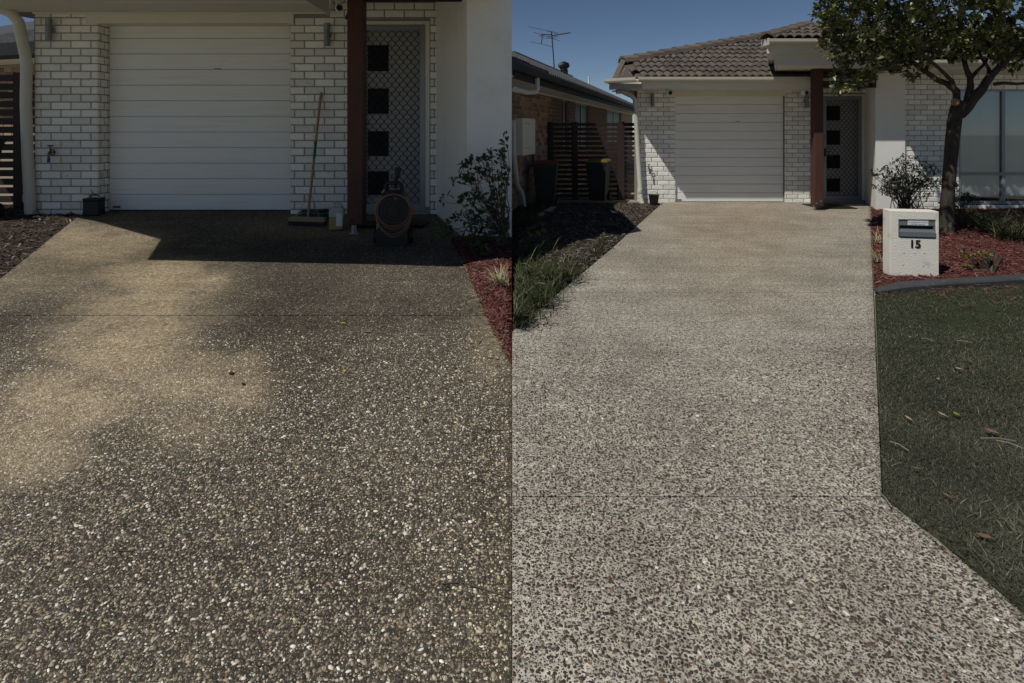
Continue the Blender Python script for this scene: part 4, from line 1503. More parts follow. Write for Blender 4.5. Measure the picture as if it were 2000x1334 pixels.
for k in range(5):
    p = v[0] + hd2 * (.05 + .4 * k) + Vector((0, 0, .06))
    m = MB(); m.extrude(sect, p + Vector((0, 0, .02)), p + hd2 * .45); m.build('ridge_cap', M_CAP, UR)
# gutter and roof over the front room
fz = Z(129, 10.6)
m = MB(); m.extrude(GUT_SECT, (X(1757, 10.6), 10.6, fz), (X(2400, 10.6), 10.6, fz)); m.build('gutter', M_GUT, RH)
m = MB(); m.box(X(1757, 10.6), X(2400, 10.6), 10.602, 10.63, fz - .06, fz + .10); m.box(X(1757, 10.6), X(2400, 10.6), 10.631, YB + .1, fz - .06, fz - .04); m.build('soffit', M_SOFF, RH)
m = MB(); y0 = 10.52
v = [Vector((X(1775, 10.6), y0, fz + .11)), Vector((X(2400, 10.6), y0, fz + .11)), Vector((X(2400, 10.6), y0 + 2.6, fz + .11 + 1.04)), Vector((X(1775, 10.6), y0 + 2.6, fz + .11 + 1.04))]
m.add(v, [(0, 1, 2, 3)]); FR = m.build('front_roof', M_TILE, RH)
row, t = 0, -.03
while t < 2.4:
    x = X(1775, 10.6) + (row % 2) * TW * .5
    while x < X(2010, 10.6 + t):
        o = bpy.data.objects.new('tile', random.choice(tm))
        link(o, FR, Vector((x, y0 + t, fz + .115 + .4 * t)))
        o.rotation_euler = (math.atan(.4), 0, random.uniform(-.012, .012))
        x += TW
    t += TL * .93
    row += 1

# downpipe on the left corner
dp = [P(1214, 160, 12.62), P(1214, 174, 12.62), P(1219, 181, 12.6), P(1233, 187, 12.52), P(1240, 194, 12.44), P(1242, 215, 12.5), Vector((X(1246, 12.5), 12.5, Z(300, 12.5))),
      Vector((X(1251, 12.5), 12.5, Z(385, 12.5))), Vector((X(1255, 12.45), 12.45, -.03))]
downpipe(RH, dp, .052, [((X(1241, 12.5), 12.5, Z(204, 12.5)), .058, .03), ((X(1250, 12.5), 12.5, Z(376, 12.5)), .06, .07)])
m = MB(); m.box(X(1206, 12.62), X(1219, 12.62), 12.66, 12.80, zso - .06, gz0 + .02); m.build('rain_head', M_GUT, RH)
m = MB(); m.box(X(1230, 12.5), X(1247, 12.5), 12.45, 12.6, -.03, Z(393, 12.5), .006)
one('concrete_block', m, M_CONC, 'grey concrete block at the foot of the pale corner downpipe by the dark bucket', 'block')

dup(wl, (X2(1273), YG - .06, Z2(208)), 'grey cylinder wall light above the sunlit brick pier and tap')
dup(wl, (X2(1572.5), YG - .06, Z2(211)), 'grey cylinder wall light on shaded bricks under the smaller roof step by the tree')
for c_ in [o for o in COL.objects if o.name.startswith('wall_light')][2:]:
    c_.scale = (.86, 1, .84)
security_camera(X(1305, 11.85), 11.85, zso + .0, 'white dome camera under the long gutter above the garage corner', .5)
security_camera(X(1570, 11.85), 11.85, zso + .0, 'white dome camera at the end of the gutter beside the porch post', .6)
tap(X2(1266), YG, Z2(328), 1.1, 'brass garden tap casting a long shadow on the sunlit brick pier')

# dark bucket at the bed corner
g = Vector((X(1277, 12.2), 12.2, 0))
t = thing('bucket', 'dark grey bucket with raised handle in the corner of the garden bed', 'bucket', g)
m = MB(); m.lathe([(.085, 0), (.11, .19), (.118, .19), (.118, .205), (.10, .205), (.08, .02)], g, 16); m.build('bucket_body', M_BLACK, t, True)
m = MB(); m.tube([(g.x + .11 * math.cos(a), g.y, .20 + .075 * math.sin(a)) for a in [i * math.pi / 8 for i in range(9)]], .005, 6); m.build('handle', M_STEEL, t, True)

# post and pergola
yp = 11.28
t = thing('timber_post', 'red-brown timber post half in sun between garage wall and dark screen door', 'post', Vector((X(1600, yp), yp, 0)))
m = MB(); m.box(X(1591, yp), X(1608.5, yp), yp, yp + .17, Z(402.5, yp), Z(128, yp), .010); m.build('post', M_REDT, t)
m = MB(); m.tube([(X(1593, yp), yp + .06, 0), (X(1593, yp), yp + .06, Z(402, yp))], .018, 8); m.build('steel_foot', M_STEEL, t)
for bx, by in ((1595, 397), (1603, 393)):
    m = MB(); c = P(bx, by, yp); m.tube([c + Vector((0, -.012, 0)), c], .015, 8); m.build('bolt', M_STEEL, t)
pg = thing('pergola_screen', 'dark slatted timber screen hanging across the porch below the leaves', 'pergola', (X(1660, yp), yp, 2.7))
for yy in (120, 133, 145, 157):
    m = MB(); m.box(X(1609.5, yp), X(1712, yp), yp + .05, yp + .08, Z(yy + 7.5, yp), Z(yy, yp)); m.build('slat', M_DARKT, pg)
m = MB(); m.box(X(1609.5, yp), X(1712, yp), yp + .04, yp + .09, Z(171, yp), Z(163.5, yp)); m.build('beam', M_DARKT, pg)
m = MB(); m.box(X(1704, yp), X(1712, yp), yp + .01, yp + .039, Z(171, yp), Z(118, yp)); m.build('end_post', M_DARKT, pg)
m = MB(); m.box(X(1612, yp), X(1688, yp), yp + .2, 12.2, .001, .018, .004)
one('door_mat', m, M_BLACK, 'thin dark door mat at the far porch beneath the pergola screen', 'mat')

# ------------------------------------------------------------------ neighbour's brick house, turned towards the right
ND = Vector((.336, 1, 0)).normalized()
NN = Vector((ND.y, -ND.x, 0))                     # towards the driveway
N0 = Vector((0.004, 10.8, 0))
NH = thing('brick_house', 'tan brick neighbour house with dark tiled roof beyond the wheelie bins', 'house', N0 + Vector((0, 0, 0)))


def nwall(s, out=0.0, z=0.0):                     # point s metres along the wall, out metres in front of it
    return N0 + ND * s + NN * out + Vector((0, 0, z))


def along(x, out):                                # wall distance seen at image column x
    k = (x - 1000) / FPX
    a = N0 + NN * out
    return (k * a.y - a.x) / (ND.x - k * ND.y)


def on_wall(x, y, out=0.0):
    s = along(x, out)
    q = nwall(s, out)
    q.z = EYE + (HOR - y) / FPX * q.y
    return q


def nbox(mb, s0, s1, o0, o1, z0, z1, c=0):
    Mx = Matrix(((ND.x, NN.x, 0, N0.x), (ND.y, NN.y, 0, N0.y), (0, 0, 1, 0), (0, 0, 0, 1)))
    t_ = MB(Mx)
    t_.box(s0, s1, o0, o1, z0, z1, c)
    b_ = len(mb.v)
    mb.v += t_.v
    mb.f += [tuple(reversed([i + b_ for i in f])) for f in t_.f]


WT = 2.45
wins = [(along(1098, 0), along(1112, 0)), (along(1124, 0), along(1152, 0)), (along(1186, 0), along(1214, 0))]
m = MB()
cuts = [0.0] + [q for w in wins for q in w] + [20.0]
for i in range(0, len(cuts), 2):
    nbox(m, cuts[i], cuts[i + 1], -.2, -.010, -.1, WT)
for a, b in wins:
    nbox(m, a, b, -.2, -.010, -.1, 1.05)
NW = m.build('wall', M_MORT2, NH)
br = []
holes = [(a, b, 1.05, 3) for a, b in wins]
course(br, nwall(0.0, 0, .05), (ND.x, ND.y), 14.0, .02, WT, .235, .083, .012, holes=holes)
lay(br, NW, M_RBRICK)
for a, b in wins:
    m = MB()
    nbox(m, a, a + .07, -.09, -.05, 1.05, WT); nbox(m, b - .07, b, -.09, -.05, 1.05, WT); nbox(m, (a + b) / 2 - .04, (a + b) / 2 + .04, -.09, -.05, 1.05, WT)
    nbox(m, a + .071, b - .071, -.088, -.052, WT - .07, WT - .002)
    w = m.build('window', M_ALU, NH)
    m = MB(); nbox(m, a + .07, b - .07, -.08, -.07, 1.05, WT - .07); m.build('pane', M_GLASSD, w)
m = MB(); nbox(m, -1.8, 20, -.02, .62, WT + .001, WT + .02); m.build('soffit', M_SOFF, NH)
m = MB(); nbox(m, 0.3, 20, .0, .03, WT - .035, WT - .001); m.build('quad_trim', M_CREAM, NH)


def clip_x(pts_fn, s0):                            # first position along the eave that lies on the right lot
    return s0


gs = along(1000.6, .60) + .02
m = MB(); nbox(m, gs, 20, .60, .63, WT - .02, WT + .20); m.build('fascia', M_DGUT, NH)
gs2 = along(1000.6, .75) + .02
m = MB(); m.extrude([(0, 0), (.09, .01), (.11, .06), (.115, .12), (.10, .12), (.0, .03)], nwall(gs2, .632, WT + .08), nwall(20, .632, WT + .08)); m.build('gutter', M_DGUT, NH)
RPN = .465
ridge = 4.0


def nroof(s, k):                                   # k = distance up the slope in plan
    return nwall(s, .68 - k, WT + .19 + RPN * k)


k_ = [along(1000.6, .68 - q) + .02 for q in (0, ridge)]
m = MB()
m.add([nroof(max(k_[0], -2), 0), nroof(20, 0), nroof(20, ridge), nroof(k_[1], ridge), nroof(20, 2 * ridge) - Vector((0, 0, 2 * RPN * ridge)), nroof(k_[1] + 3, 2 * ridge) - Vector((0, 0, 2 * RPN * ridge))],
      [(0, 1, 2, 3), (3, 2, 4, 5)])
NR = m.build('roof', M_DTILE, NH)
m = MB()
s_ = -1.9
while s_ < 20:
    for r in range(13):
        k0 = r * .33 - .03
        if k0 + .33 > ridge or s_ < along(1000.6, .68 - k0) + .02:
            continue
        a0, a1, a2 = nroof(s_, k0), nroof(s_ + .085, k0), nroof(s_ + .17, k0)
        b0, b1, b2 = nroof(s_, k0 + .34), nroof(s_ + .085, k0 + .34), nroof(s_ + .17, k0 + .34)
        u = Vector((0, 0, 1))
        m.add([a0 + u * .03, a1 + u * .095, a2 + u * .03, b0 + u * .01, b1 + u * .05, b2 + u * .01, a0, a2], [(0, 1, 4, 3), (1, 2, 5, 4), (6, 7, 2, 1, 0)])
    s_ += .17
m.build('tile_rows', M_DTILE, NR, kind='stuff')
s_ = k_[1] + .05
while s_ < 20:
    m = MB(); p = nroof(s_, ridge) + Vector((0, 0, .05)); m.extrude([(-.13, -.06), (-.09, .04), (.09, .04), (.13, -.06)], p + Vector((0, 0, .02)), p + ND * .44)
    m.build('ridge_cap', M_DTILE, NR)
    s_ += .42
# pipes, boxes on the neighbour's wall
gp = on_wall(1049, 158, .66)
m = MB(); m.tube([gp + Vector((0, 0, .05)), gp - Vector((0, 0, .14)), gp - Vector((.02, .03, .2)), gp - NN * .12 - ND * .25 - Vector((0, 0, .22)), gp - ND * (gp.x / ND.x - .10) * .97 - Vector((0, 0, .24))],
         .045, 10)
m.build('downpipe', M_PIPE, NH, True)
m = MB(); m.tube([on_wall(1003, 235, .08), on_wall(1004, 300, .08), on_wall(1010, 360, .08), on_wall(1020, 378, .10), on_wall(1025, 408, .10)], .042, 10)
m.build('downpipe', M_PIPE, NH, True)
m = MB(); s0, s1 = along(1009, .03), along(1034, .03)
nbox(m, s0, s1, .002, .16, EYE + (255 - 303) / FPX * 11.2, EYE + (255 - 231) / FPX * 11.2, .01)
mbx = m.build('meter_box', M_CREAM, NH)
m = MB(); z_ = EYE + (255 - 243) / FPX * 11.2
for zz in (z_, z_ - .48):
    for i in range(4):
        nbox(m, s0 + .1 + i * .1, s0 + .17 + i * .1, .161, .166, zz + (.02 if i in (1, 2) else 0), zz + .012 + (.02 if i in (1, 2) else 0))
m.build('vent_slot', M_GREY, mbx)
m = MB(); s0, s1 = along(1038, .03), along(1046, .03)
nbox(m, s0, s1, .002, .10, EYE - 50 / FPX * 11.8, EYE - 30 / FPX * 11.8, .006)
cb = m.build('conduit_box', M_GREY, NH)
m = MB(); q = on_wall(1041, 305, .05); m.tube([q, q - Vector((0, 0, .16)), q - Vector((0, 0, .2)) - ND * .15], .022, 8); m.build('conduit', M_BLACK, NH, True)

# roof ventilator, vent pipe, aerial
def roof_spot(x, k):
    s = along(x, .68 - k)
    return nroof(s, k)


q = roof_spot(1101, 3.6)
u = q.y / FPX
t = thing('roof_ventilator', 'dark ribbed whirlybird ventilator on the neighbour roof', 'ventilator', q)
m = MB(); m.lathe([(8.5 * u, -.2), (8.5 * u, 9 * u), (7.6 * u, 10 * u), (7.6 * u, 13 * u)], q, 16); m.build('base_pipe', M_DTILE, t, True)
m = MB()
for i in range(24):
    a = 2 * math.pi * i / 24
    pr = [(7 * u, 12.5 * u), (10.8 * u, 15 * u), (11.4 * u, 19 * u), (9.5 * u, 23 * u), (5 * u, 25 * u)]
    vv = []
    for r, h in pr:
        vv.append(q + Vector((r * math.cos(a), r * math.sin(a), h))); vv.append(q + Vector((.9 * r * math.cos(a + .24), .9 * r * math.sin(a + .24), h)))
    m.add(vv, [(j, j + 1, j + 3, j + 2) for j in (0, 2, 4, 6)])
m.build('vane', M_DTILE, t, kind='stuff')
m = MB(); m.lathe([(5.5 * u, 24.5 * u), (4 * u, 26 * u), (.01, 26.6 * u)], q, 14); m.build('cap', M_DTILE, t, True)
q = roof_spot(1150, 3.3)
u = q.y / FPX
t = thing('vent_pipe', 'thin white vent pipe standing on the neighbour roof', 'vent pipe', q)
m = MB(); m.lathe([(1.9 * u, -.3), (1.8 * u, 14 * u), (2.4 * u, 14.2 * u), (2.4 * u, 16 * u), (.01, 16.6 * u)], q, 12); m.build('pipe', M_WHITE, t, True)
m = MB(); m.lathe([(3.6 * u, -.1), (2.0 * u, 2 * u)], q, 12); m.build('flashing', M_STEEL, t, True)

q = roof_spot(1083.5, 3.8)
Ya = q.y
t = thing('tv_aerial', 'thin television aerial on a mast above the neighbour roof', 'aerial', q)
A = lambda x, y, d=0.0: P(x, y, Ya + d)
m = MB(); m.tube([q - Vector((0, 0, .2)), A(1081, 110), A(1077, 61)], .026, 8); mast = m.build('mast', M_WIRE, t, True)
m = MB()
m.tube([A(1084, 138), A(1081, 122)], .006, 4); m.tube([A(1073, 138), A(1081, 122)], .006, 4); m.tube([A(1092, 141), A(1081, 122)], .006, 4)
m.build('guy_wire', M_WIRE, t)
m = MB()
m.tube([A(1058, 67), A(1077, 68)], .022, 6); m.tube([A(1077, 70), A(1114, 64, .4)], .022, 6)
m.tube([A(1060, 66), A(1057, 86)], .02, 6)
m.build('boom', M_WIRE, t)
def rod(x0, y0, x1, y1, d0=0.0, d1=0.0, r=.014):
    m = MB(); m.tube([A(x0, y0, d0), A(x1, y1, d1)], r, 6); m.build('rod', M_STEEL, t)
rod(1032, 52, 1090, 64, -.6, .6); rod(1043, 63, 1094, 80, -.5, .5); rod(1035, 81, 1078, 91, -.6, .3); rod(1064, 59, 1093, 68, -.4, .4); rod(1055, 58, 1057, 72, 0, 0)
rod(1052, 70, 1090, 72, -.3, .3); rod(1060, 75, 1086, 74, -.3, .3)
for i in range(9):
    xx = 1082 + i * 3.6
    rod(xx, 68.5 - i * .6, xx + 1.2, 65 - i * .6, -.2 + .045 * i, .2 + .045 * i, .009)
    rod(xx + .6, 71 - i * .6, xx + 1.6, 68 - i * .6, -.2 + .045 * i, .2 + .045 * i, .009)

# slatted fence across the side passage
YS = 13.3
fl = thing('slat_fence', 'dark brown slat fence behind the wheelie bins, corner touched by sun', 'fence', (X(1150, YS), YS, 0))
for k in range(18):
    yt = 240 + 9.3 * k
    if yt > 398:
        break
    for a, b in ((1079, 1119), (1125, 1207), (1218, 1242)):
        m = MB(); m.box(X(a, YS), X(b, YS), YS, YS + .02, Z(yt + 6.1, YS), Z(yt, YS), .002); m.build('slat', M_SLATT, fl)
for a, b in ((1071, 1080), (1117, 1128), (1206, 1219)):
    m = MB(); m.box(X(a, YS), X(b, YS), YS - .06, YS + .06, -.1, Z(238, YS), .006); m.build('post', M_SLATT, fl)

wheelie_bin(Vector((X(1066, 11.6), 11.6, .02)), R(-8), .90, M_MAROON, 'dark wheelie bin with maroon lid against the tan brick wall', 'wheelie bins')
wheelie_bin(Vector((X(1169, 12.6), 12.6, .02)), R(-20), .88, M_YEL, 'dark wheelie bin with yellow lid in front of the slat fence', 'wheelie bins')

# edging
m = MB(); pts = [gr(1712, 569), gr(1730, 567), gr(1765, 563), gr(1850, 557), gr(1930, 552), gr(2010, 547), gr(2120, 541), gr(2300, 533)]
for a, b in zip(pts, pts[1:]):
    d = (b - a).normalized()
    n_ = Vector((-d.y, d.x, 0))
sect_e = [(.085, -.03), (.085, .035), (.07, .052), (.03, .058), (-.05, .054), (-.075, .042), (-.08, -.03)]
vv, ff = [], []
ks = len(sect_e)
for i, p in enumerate(pts):
    d = (pts[min(i + 1, len(pts) - 1)] - pts[max(i - 1, 0)]).normalized()
    r_ = Vector((d.y, -d.x, 0))
    sc_ = .25 if i == 0 else (.7 if i == 1 else 1)
    for su, sw in sect_e:
        vv.append(p + r_ * su * (1 if i > 1 else (.35, .8)[i]) + Vector((0, 0, sw * sc_)))
for i in range(len(pts) - 1):
    for j in range(ks):
        j2 = (j + 1) % ks
        ff.append((i * ks + j, i * ks + j2, (i + 1) * ks + j2, (i + 1) * ks + j))
ff += [tuple(range(ks)), tuple((len(pts) - 1) * ks + j for j in range(ks))[::-1]]
m.add(vv, ff)
one('garden_edging', m, M_EDGE, 'dark grey concrete edging between red mulch and lawn', 'edging', smooth=True)
m = MB()
pts = [gr(1054, 432), gr(1066, 424), gr(1082, 414)]
m.extrude([(-.05, -.05), (.05, -.05), (.05, .11), (-.05, .11)], pts[0], pts[1]); m.extrude([(-.05, -.05), (.05, -.05), (.05, .11), (-.05, .11)], pts[1] + (pts[2] - pts[1]) * .01, pts[2])
one('garden_edging', m, M_CONC, 'short grey concrete edging curving behind the yellow-flowered tuft', 'edging')

# letterbox
g = gr(1768, 541)
Yb = g.y
us = Yb / FPX
yaw = R(-10)
T = Matrix.Translation((X(1738.5, Yb), Yb, 0)) @ Matrix.Rotation(yaw, 4, 'Z')
wbx = 84 * us / math.cos(yaw) * 1.0
hb = Z(411, Yb)
dbx = .17
LB = thing('letterbox', 'cream rendered letterbox numbered 15 standing in red mulch', 'letterbox', (X(1770, Yb), Yb, 0))
LBM = T
sx0, sx1, sz0, sz1 = 15 * us, (15 + 69) * us - .02, hb - 53 * us, hb - 17 * us
m = MB(T)
nx_, nz_ = 24, 36
c_ = .012
o8 = [(0, 0, -.06), (wbx, 0, -.06), (wbx, 0, hb), (0, 0, hb)]
i8 = [(sx0, 0, sz0), (sx1, 0, sz0), (sx1, 0, sz1), (sx0, 0, sz1)]
d8 = [(p[0], .06, p[2]) for p in i8]
k8 = [(p[0], dbx, p[2]) for p in o8]
ff = []
for i in range(4):
    j = (i + 1) % 4
    ff += [(i, j, 4 + j, 4 + i), (4 + i, 4 + j, 8 + j, 8 + i), (j, i, 12 + i, 12 + j)]
m.add(o8 + i8 + d8 + k8, ff + [(8, 9, 10, 11), (15, 14, 13, 12)])
bd = m.build('body', M_MAIL, LB)
bv = bd.modifiers.new('bevel', 'BEVEL'); bv.width = .006; bv.segments = 2; bv.limit_method = 'ANGLE'
# weld the blocks into one skin before bevelling
bm_ = bd.data
m = MB(T)
fr_ = .012
zs1 = sz1 - 11.5 * us
m.box(sx0 + .002, sx1 - .002, .012, .058, zs1, sz1 - .002); m.box(sx0 + .002, sx1 - .002, .012, .058, sz0 + .002, sz0 + 13 * us)
m.box(sx0 + .002, sx0 + .014, .010, .058, sz0 + 13 * us, zs1); m.box(sx1 - .014, sx1 - .002, .010, .058, sz0 + 13 * us, zs1)
pl_ = m.build('slot_frame', M_GREY, LB)
m = MB(T); m.box(sx0 + .015, sx1 - .015, .052, .058, sz0 + 13 * us + .001, zs1 - .001); m.build('slot_opening', M_BLACK, pl_)
m = MB(T); za = sz0 + 12.5 * us
m.add([(sx0 + .006, -.012, za), (sx1 - .006, -.012, za), (sx1 - .016, .045, za + 6 * us), (sx0 + .016, .045, za + 6 * us), (sx0 + .006, -.012, za - 9 * us), (sx1 - .006, -.012, za - 9 * us),
       (sx1 - .006, .012, za - 11 * us), (sx0 + .006, .012, za - 11 * us)], [(0, 1, 2, 3), (4, 5, 1, 0), (7, 6, 5, 4), (5, 6, 2, 1), (4, 0, 3, 7)])
m.build('slot_flap', M_LAMP, pl_)
m = MB(T); kx0, kx1 = sx0 + 17 * us, sx0 + 53 * us
m.box(kx0, kx1, .009, .0118, zs1 + .004, sz1 - .006); stk = m.build('sticker', M_PAPER, pl_)


def text(body, loc, size, m, parent, name, T, ext=.002, bold=0.0, italic=0.0):
    cu = bpy.data.curves.new(name, 'FONT')
    cu.body = body
    cu.size = size
    cu.align_x = 'CENTER'
    cu.extrude = ext
    cu.offset = bold
    cu.shear = italic
    tmp = bpy.data.objects.new('tmp', cu)
    COL.objects.link(tmp)
    bpy.context.view_layer.update()
    dg = bpy.context.evaluated_depsgraph_get()
    me = bpy.data.meshes.new_from_object(tmp.evaluated_get(dg))
    bpy.data.objects.remove(tmp)
    Mx = T @ Matrix.Translation(loc) @ Matrix.Rotation(R(90), 4, 'X')
    mb = MB(Mx)
    mb.add([v.co for v in me.vertices], [tuple(p.vertices) for p in me.polygons])
    return mb.build(name, m, parent)


text('NO ADVERTISING MATERIAL', ((kx0 + kx1) / 2, .0085, zs1 + .030), .0152, M_INK, stk, 'lettering', T, .0004)
text('ACCEPTED. Thank You', ((kx0 + kx1) / 2 - .01, .0085, zs1 + .010), .0152, M_INK, stk, 'lettering', T, .0004, 0, .2)
text('15', ((44 - 2) * us + .01, -.003, hb - 71 * us), .116, M_INK, LB, 'numeral', T, .003, .0035)
m = MB(T)
for hx, hy in ((22, 83), (41, 83), (58, 82), (20, 106), (56, 107), (18, 131), (36, 130), (53, 130)):
    c = (hx * us + .015, 0, hb - hy * us)
    m.tube([(c[0], -.0012, c[2]), (c[0], .004, c[2])], .0055, 10)
m.build('screw_hole', M_INK, LB)

# ------------------------------------------------------------------ plants
LT = [(0, 0, 0), (-.30, .45, .06), (0, .48, -.02), (.30, .45, .06), (-.26, .82, .03), (0, 1.0, -.10), (.26, .82, .03)]
LF = [(0, 2, 1), (0, 3, 2), (1, 2, 4), (2, 5, 4), (2, 3, 6), (2, 6, 5)]


def frame_rots(dirs, roll):
    """matrices whose local +Y points along dirs, local +Z roughly up, rolled"""
    d = dirs / np.linalg.norm(dirs, axis=1)[:, None]
    up = np.tile(np.array([0, 0, 1.0]), (len(d), 1))
    x = np.cross(d, up); nx = np.linalg.norm(x, axis=1)[:, None]
    x = np.where(nx < 1e-3, np.array([1.0, 0, 0]), x / np.maximum(nx, 1e-6))
    z = np.cross(x, d)
    c, s_ = np.cos(roll)[:, None], np.sin(roll)[:, None]
    return np.stack([x * c + z * s_, d, z * c - x * s_], axis=2)


def rosettes(centres, outward, n_each, size, spread, lift):
    """leaves in whorls: positions, directions"""
    n = len(centres)
    P0 = np.repeat(centres, n_each, axis=0)
    O = np.repeat(outward, n_each, axis=0)
    D = O * lift + rng.normal(0, 1, (n * n_each, 3)) * spread
    D[:, 2] += .12
    sz = size * rng.uniform(.55, 1.25, n * n_each)
    return P0 + rng.normal(0, .25, P0.shape) * size, D, sz


GREEN = [(.30, (.060, .080, .026)), (.28, (.090, .110, .034)), (.24, (.13, .148, .048)), (.12, (.17, .175, .058)), (.06, (.23, .205, .06))]


def leaf_mass(name, pos, D, sz, width, parent, singles=0, pal=GREEN, mode='max'):
    sc = np.stack([sz * width, sz, sz], 1)
    Rm = frame_rots(D, rng.normal(0, .5, len(pos)))
    C = pick(pal, len(pos), .25)
    V, Fc, Cc = scatter(LT, LF, pos, Rm, sc, C)
    big(name, V, Fc, Cc, M_LEAF, parent, smooth=False)


def limb(mb, pts, r0, r1, k=8, wob=.02):
    pts = [Vector(p) for p in pts]
    fine = []
    for a, b in zip(pts, pts[1:]):
        for i in range(4):
            fine.append(a.lerp(b, i / 4))
    fine.append(pts[-1])
    out = []
    for i, p in enumerate(fine):
        out.append(p + Vector((mnoise.noise(p * 3.1), mnoise.noise(p * 2.7 + Vector((5, 1, 0))), 0)) * wob * (0 if i == 0 else 1))
    n = len(out)
    mb.tube(out, [r0 + (r1 - r0) * (i / (n - 1)) ** .8 + mnoise.noise(out[i] * 9) * r0 * .12 for i in range(n)], k)
    return out


YT = 8.62
u = YT / FPX
tree = thing('garden_tree', 'spreading evergreen tree with a forked grey trunk in the red mulch', 'tree', gr(1848, 460))
m = MB()
q = lambda x, y, d=0.0: P(x, y, YT + d)
flare = [q(1846, 470), q(1847, 455), q(1848, 436), q(1850, 405), q(1852, 370), q(1856, 320), q(1860, 275), q(1864, 240), q(1868, 212), q(1872, 196)]
m.tube(flare, [19 * u, 16 * u, 13.5 * u, 11.8 * u, 11.3 * u, 11.3 * u, 11.8 * u, 12 * u, 11 * u, 8 * u], 16)
for k in range(7):                                 # knots and bark ridges on the trunk
    c = flare[2 + k] + Vector((random.uniform(-.8, .8) * 13 * u, -11 * u, random.uniform(-.05, .05)))
    m.tube([c, c + Vector((random.uniform(-.02, .02), -.012, .03)), c + Vector((0, .01, .07))], [.012, .02, .008], 6)
trunk = m.build('trunk', M_BARK, tree, True)
limbs = [([q(1862, 225), q(1866, 198), q(1868, 178), q(1852, 163), q(1832, 156), q(1808, 140), q(1785, 124), q(1760, 108, .2), q(1728, 80, .3), q(1700, 55, .3)], 9, 2.5),
         ([q(1866, 182), q(1862, 158, -.1), q(1845, 142, -.1), q(1822, 122, -.3), q(1795, 96, -.5), q(1770, 60, -.6)], 6, 2),
         ([q(1872, 220), q(1888, 196), q(1896, 170), q(1896, 150), q(1886, 128), q(1876, 100, .2), q(1868, 60, .3), q(1850, 10, .3)], 9, 2.5),
         ([q(1874, 224), q(1898, 196, -.05), q(1922, 172, -.1), q(1938, 146, -.1), q(1962, 116, -.2), q(1995, 92, -.3), q(2040, 60, -.4)], 13, 4),
         ([q(1940, 165, -.1), q(1958, 162, -.15), q(1985, 164, -.2), q(2030, 160, -.3)], 4.2, 2.5),
         ([q(1897, 152), q(1908, 138, .1), q(1925, 122, .2), q(1938, 95, .3)], 5, 2),
         ([q(1932, 156), q(1930, 135, .2), q(1912, 100, .4), q(1905, 60, .5)], 5, 2),
         ([q(1785, 124), q(1757, 132, -.2), q(1725, 133, -.4)], 2.2, 1), ([q(1728, 80, .3), q(1690, 95, .1), q(1655, 140, -.1)], 2.5, 1),
         ([q(1962, 116, -.2), q(1955, 70, -.3), q(1940, 20, -.3)], 4, 2), ([q(1808, 140), q(1822, 100, .3), q(1810, 50, .4)], 4, 2),
         ([q(1760, 108, .2), q(1720, 118), q(1670, 100, -.2), q(1640, 90, -.2)], 2.6, 1), ([q(1770, 60, -.6), q(1740, 30, -.6), q(1700, 0, -.7)], 2.5, 1.2)]
for pts, r0, r1 in limbs:
    m = MB(); limb(m, pts, r0 * u * .86, r1 * u, 8, .035); m.build('branch', M_BARK, tree, True)
m = MB(); m.tube([q(1866, 200, -.16), q(1864.5, 199, -.21)], [7 * u, 6.5 * u], 12); m.build('branch_stub', mat('cut_wood', (.30, .17, .09), .8, .2, n=[(30, .2)]), trunk)
# crown: leaf whorls at the ends of twigs, in lumps with gaps between
blobs = [(1660, 20, 62, 70, .7), (1640, 80, 40, 45, .5), (1700, 60, 70, 70, .8), (1760, 30, 80, 75, 1.0), (1730, 105, 55, 30, .6), (1650, 158, 38, 20, .35), (1680, 140, 40, 22, .4),
         (1800, 70, 65, 50, .9), (1840, 20, 80, 70, 1.1), (1775, 132, 38, 18, .4), (1900, 40, 75, 60, 1.1), (1945, 75, 55, 40, .8), (1990, 30, 70, 75, 1.0), (1985, 110, 30, 30, .6),
         (1930, 105, 45, 20, .5), (1700, -60, 110, 70, 1.0), (1830, -90, 150, 90, 1.4), (1960, -70, 130, 90, 1.3), (2060, 20, 80, 110, 1.2), (2080, 110, 60, 60, .9), (1622, 45, 22, 34, .4),
         (1612, 10, 18, 40, .5), (1770, 90, 30, 16, .5), (1860, 95, 40, 18, .6)]
shade_blobs = [(1765, -130, 110, 60, -1.3), (1890, -150, 110, 60, -1.1)]     # unseen leaf lumps added above the frame to shade the trunk
blobs = [b + (0,) for b in blobs] + [(a, b, c, d, .8, e) for a, b, c, d, e in shade_blobs]
cents, outs, twigs = [], [], MB()
for (bx, by, rx, ry, dr, dy) in blobs:
    area = rx * ry
    n = int(area / (62 if dy == 0 else 110)) + 6
    for _ in range(n):
        v = rng.normal(0, 1, 3); v /= np.linalg.norm(v)
        rr = rng.uniform(.35, 1.0) ** .5
        d = v[1] * rr * dr + dy
        p = P(bx + v[0] * rr * rx, by - v[2] * rr * ry, YT + d)
        if p.x / p.y * FPX + 1000 < 1588:
            continue
        cents.append(p); o_ = Vector((v[0], v[1], v[2])) * .7 + Vector((-.15, -.2, .55)); outs.append(o_)
        if rng.uniform() < .4:
            b0 = P(bx, by + ry * .3, YT + dy)
            a0 = p.lerp(b0, .45)
            twigs.tube([p, p.lerp(a0, .5) + Vector((rng.normal(0, .02), rng.normal(0, .02), -.03)), a0], [.004, .006, .009], 4)
twigs.build('twigs', M_TWIG, tree, kind='stuff')
cents = np.array([list(c) for c in cents]); outs = np.array([list(c) for c in outs])
pos, D, sz = rosettes(cents, outs, 12, .098, .62, .75)
sc_ = sz
near = np.argsort(pos[:, 1] - sz * 2.0)
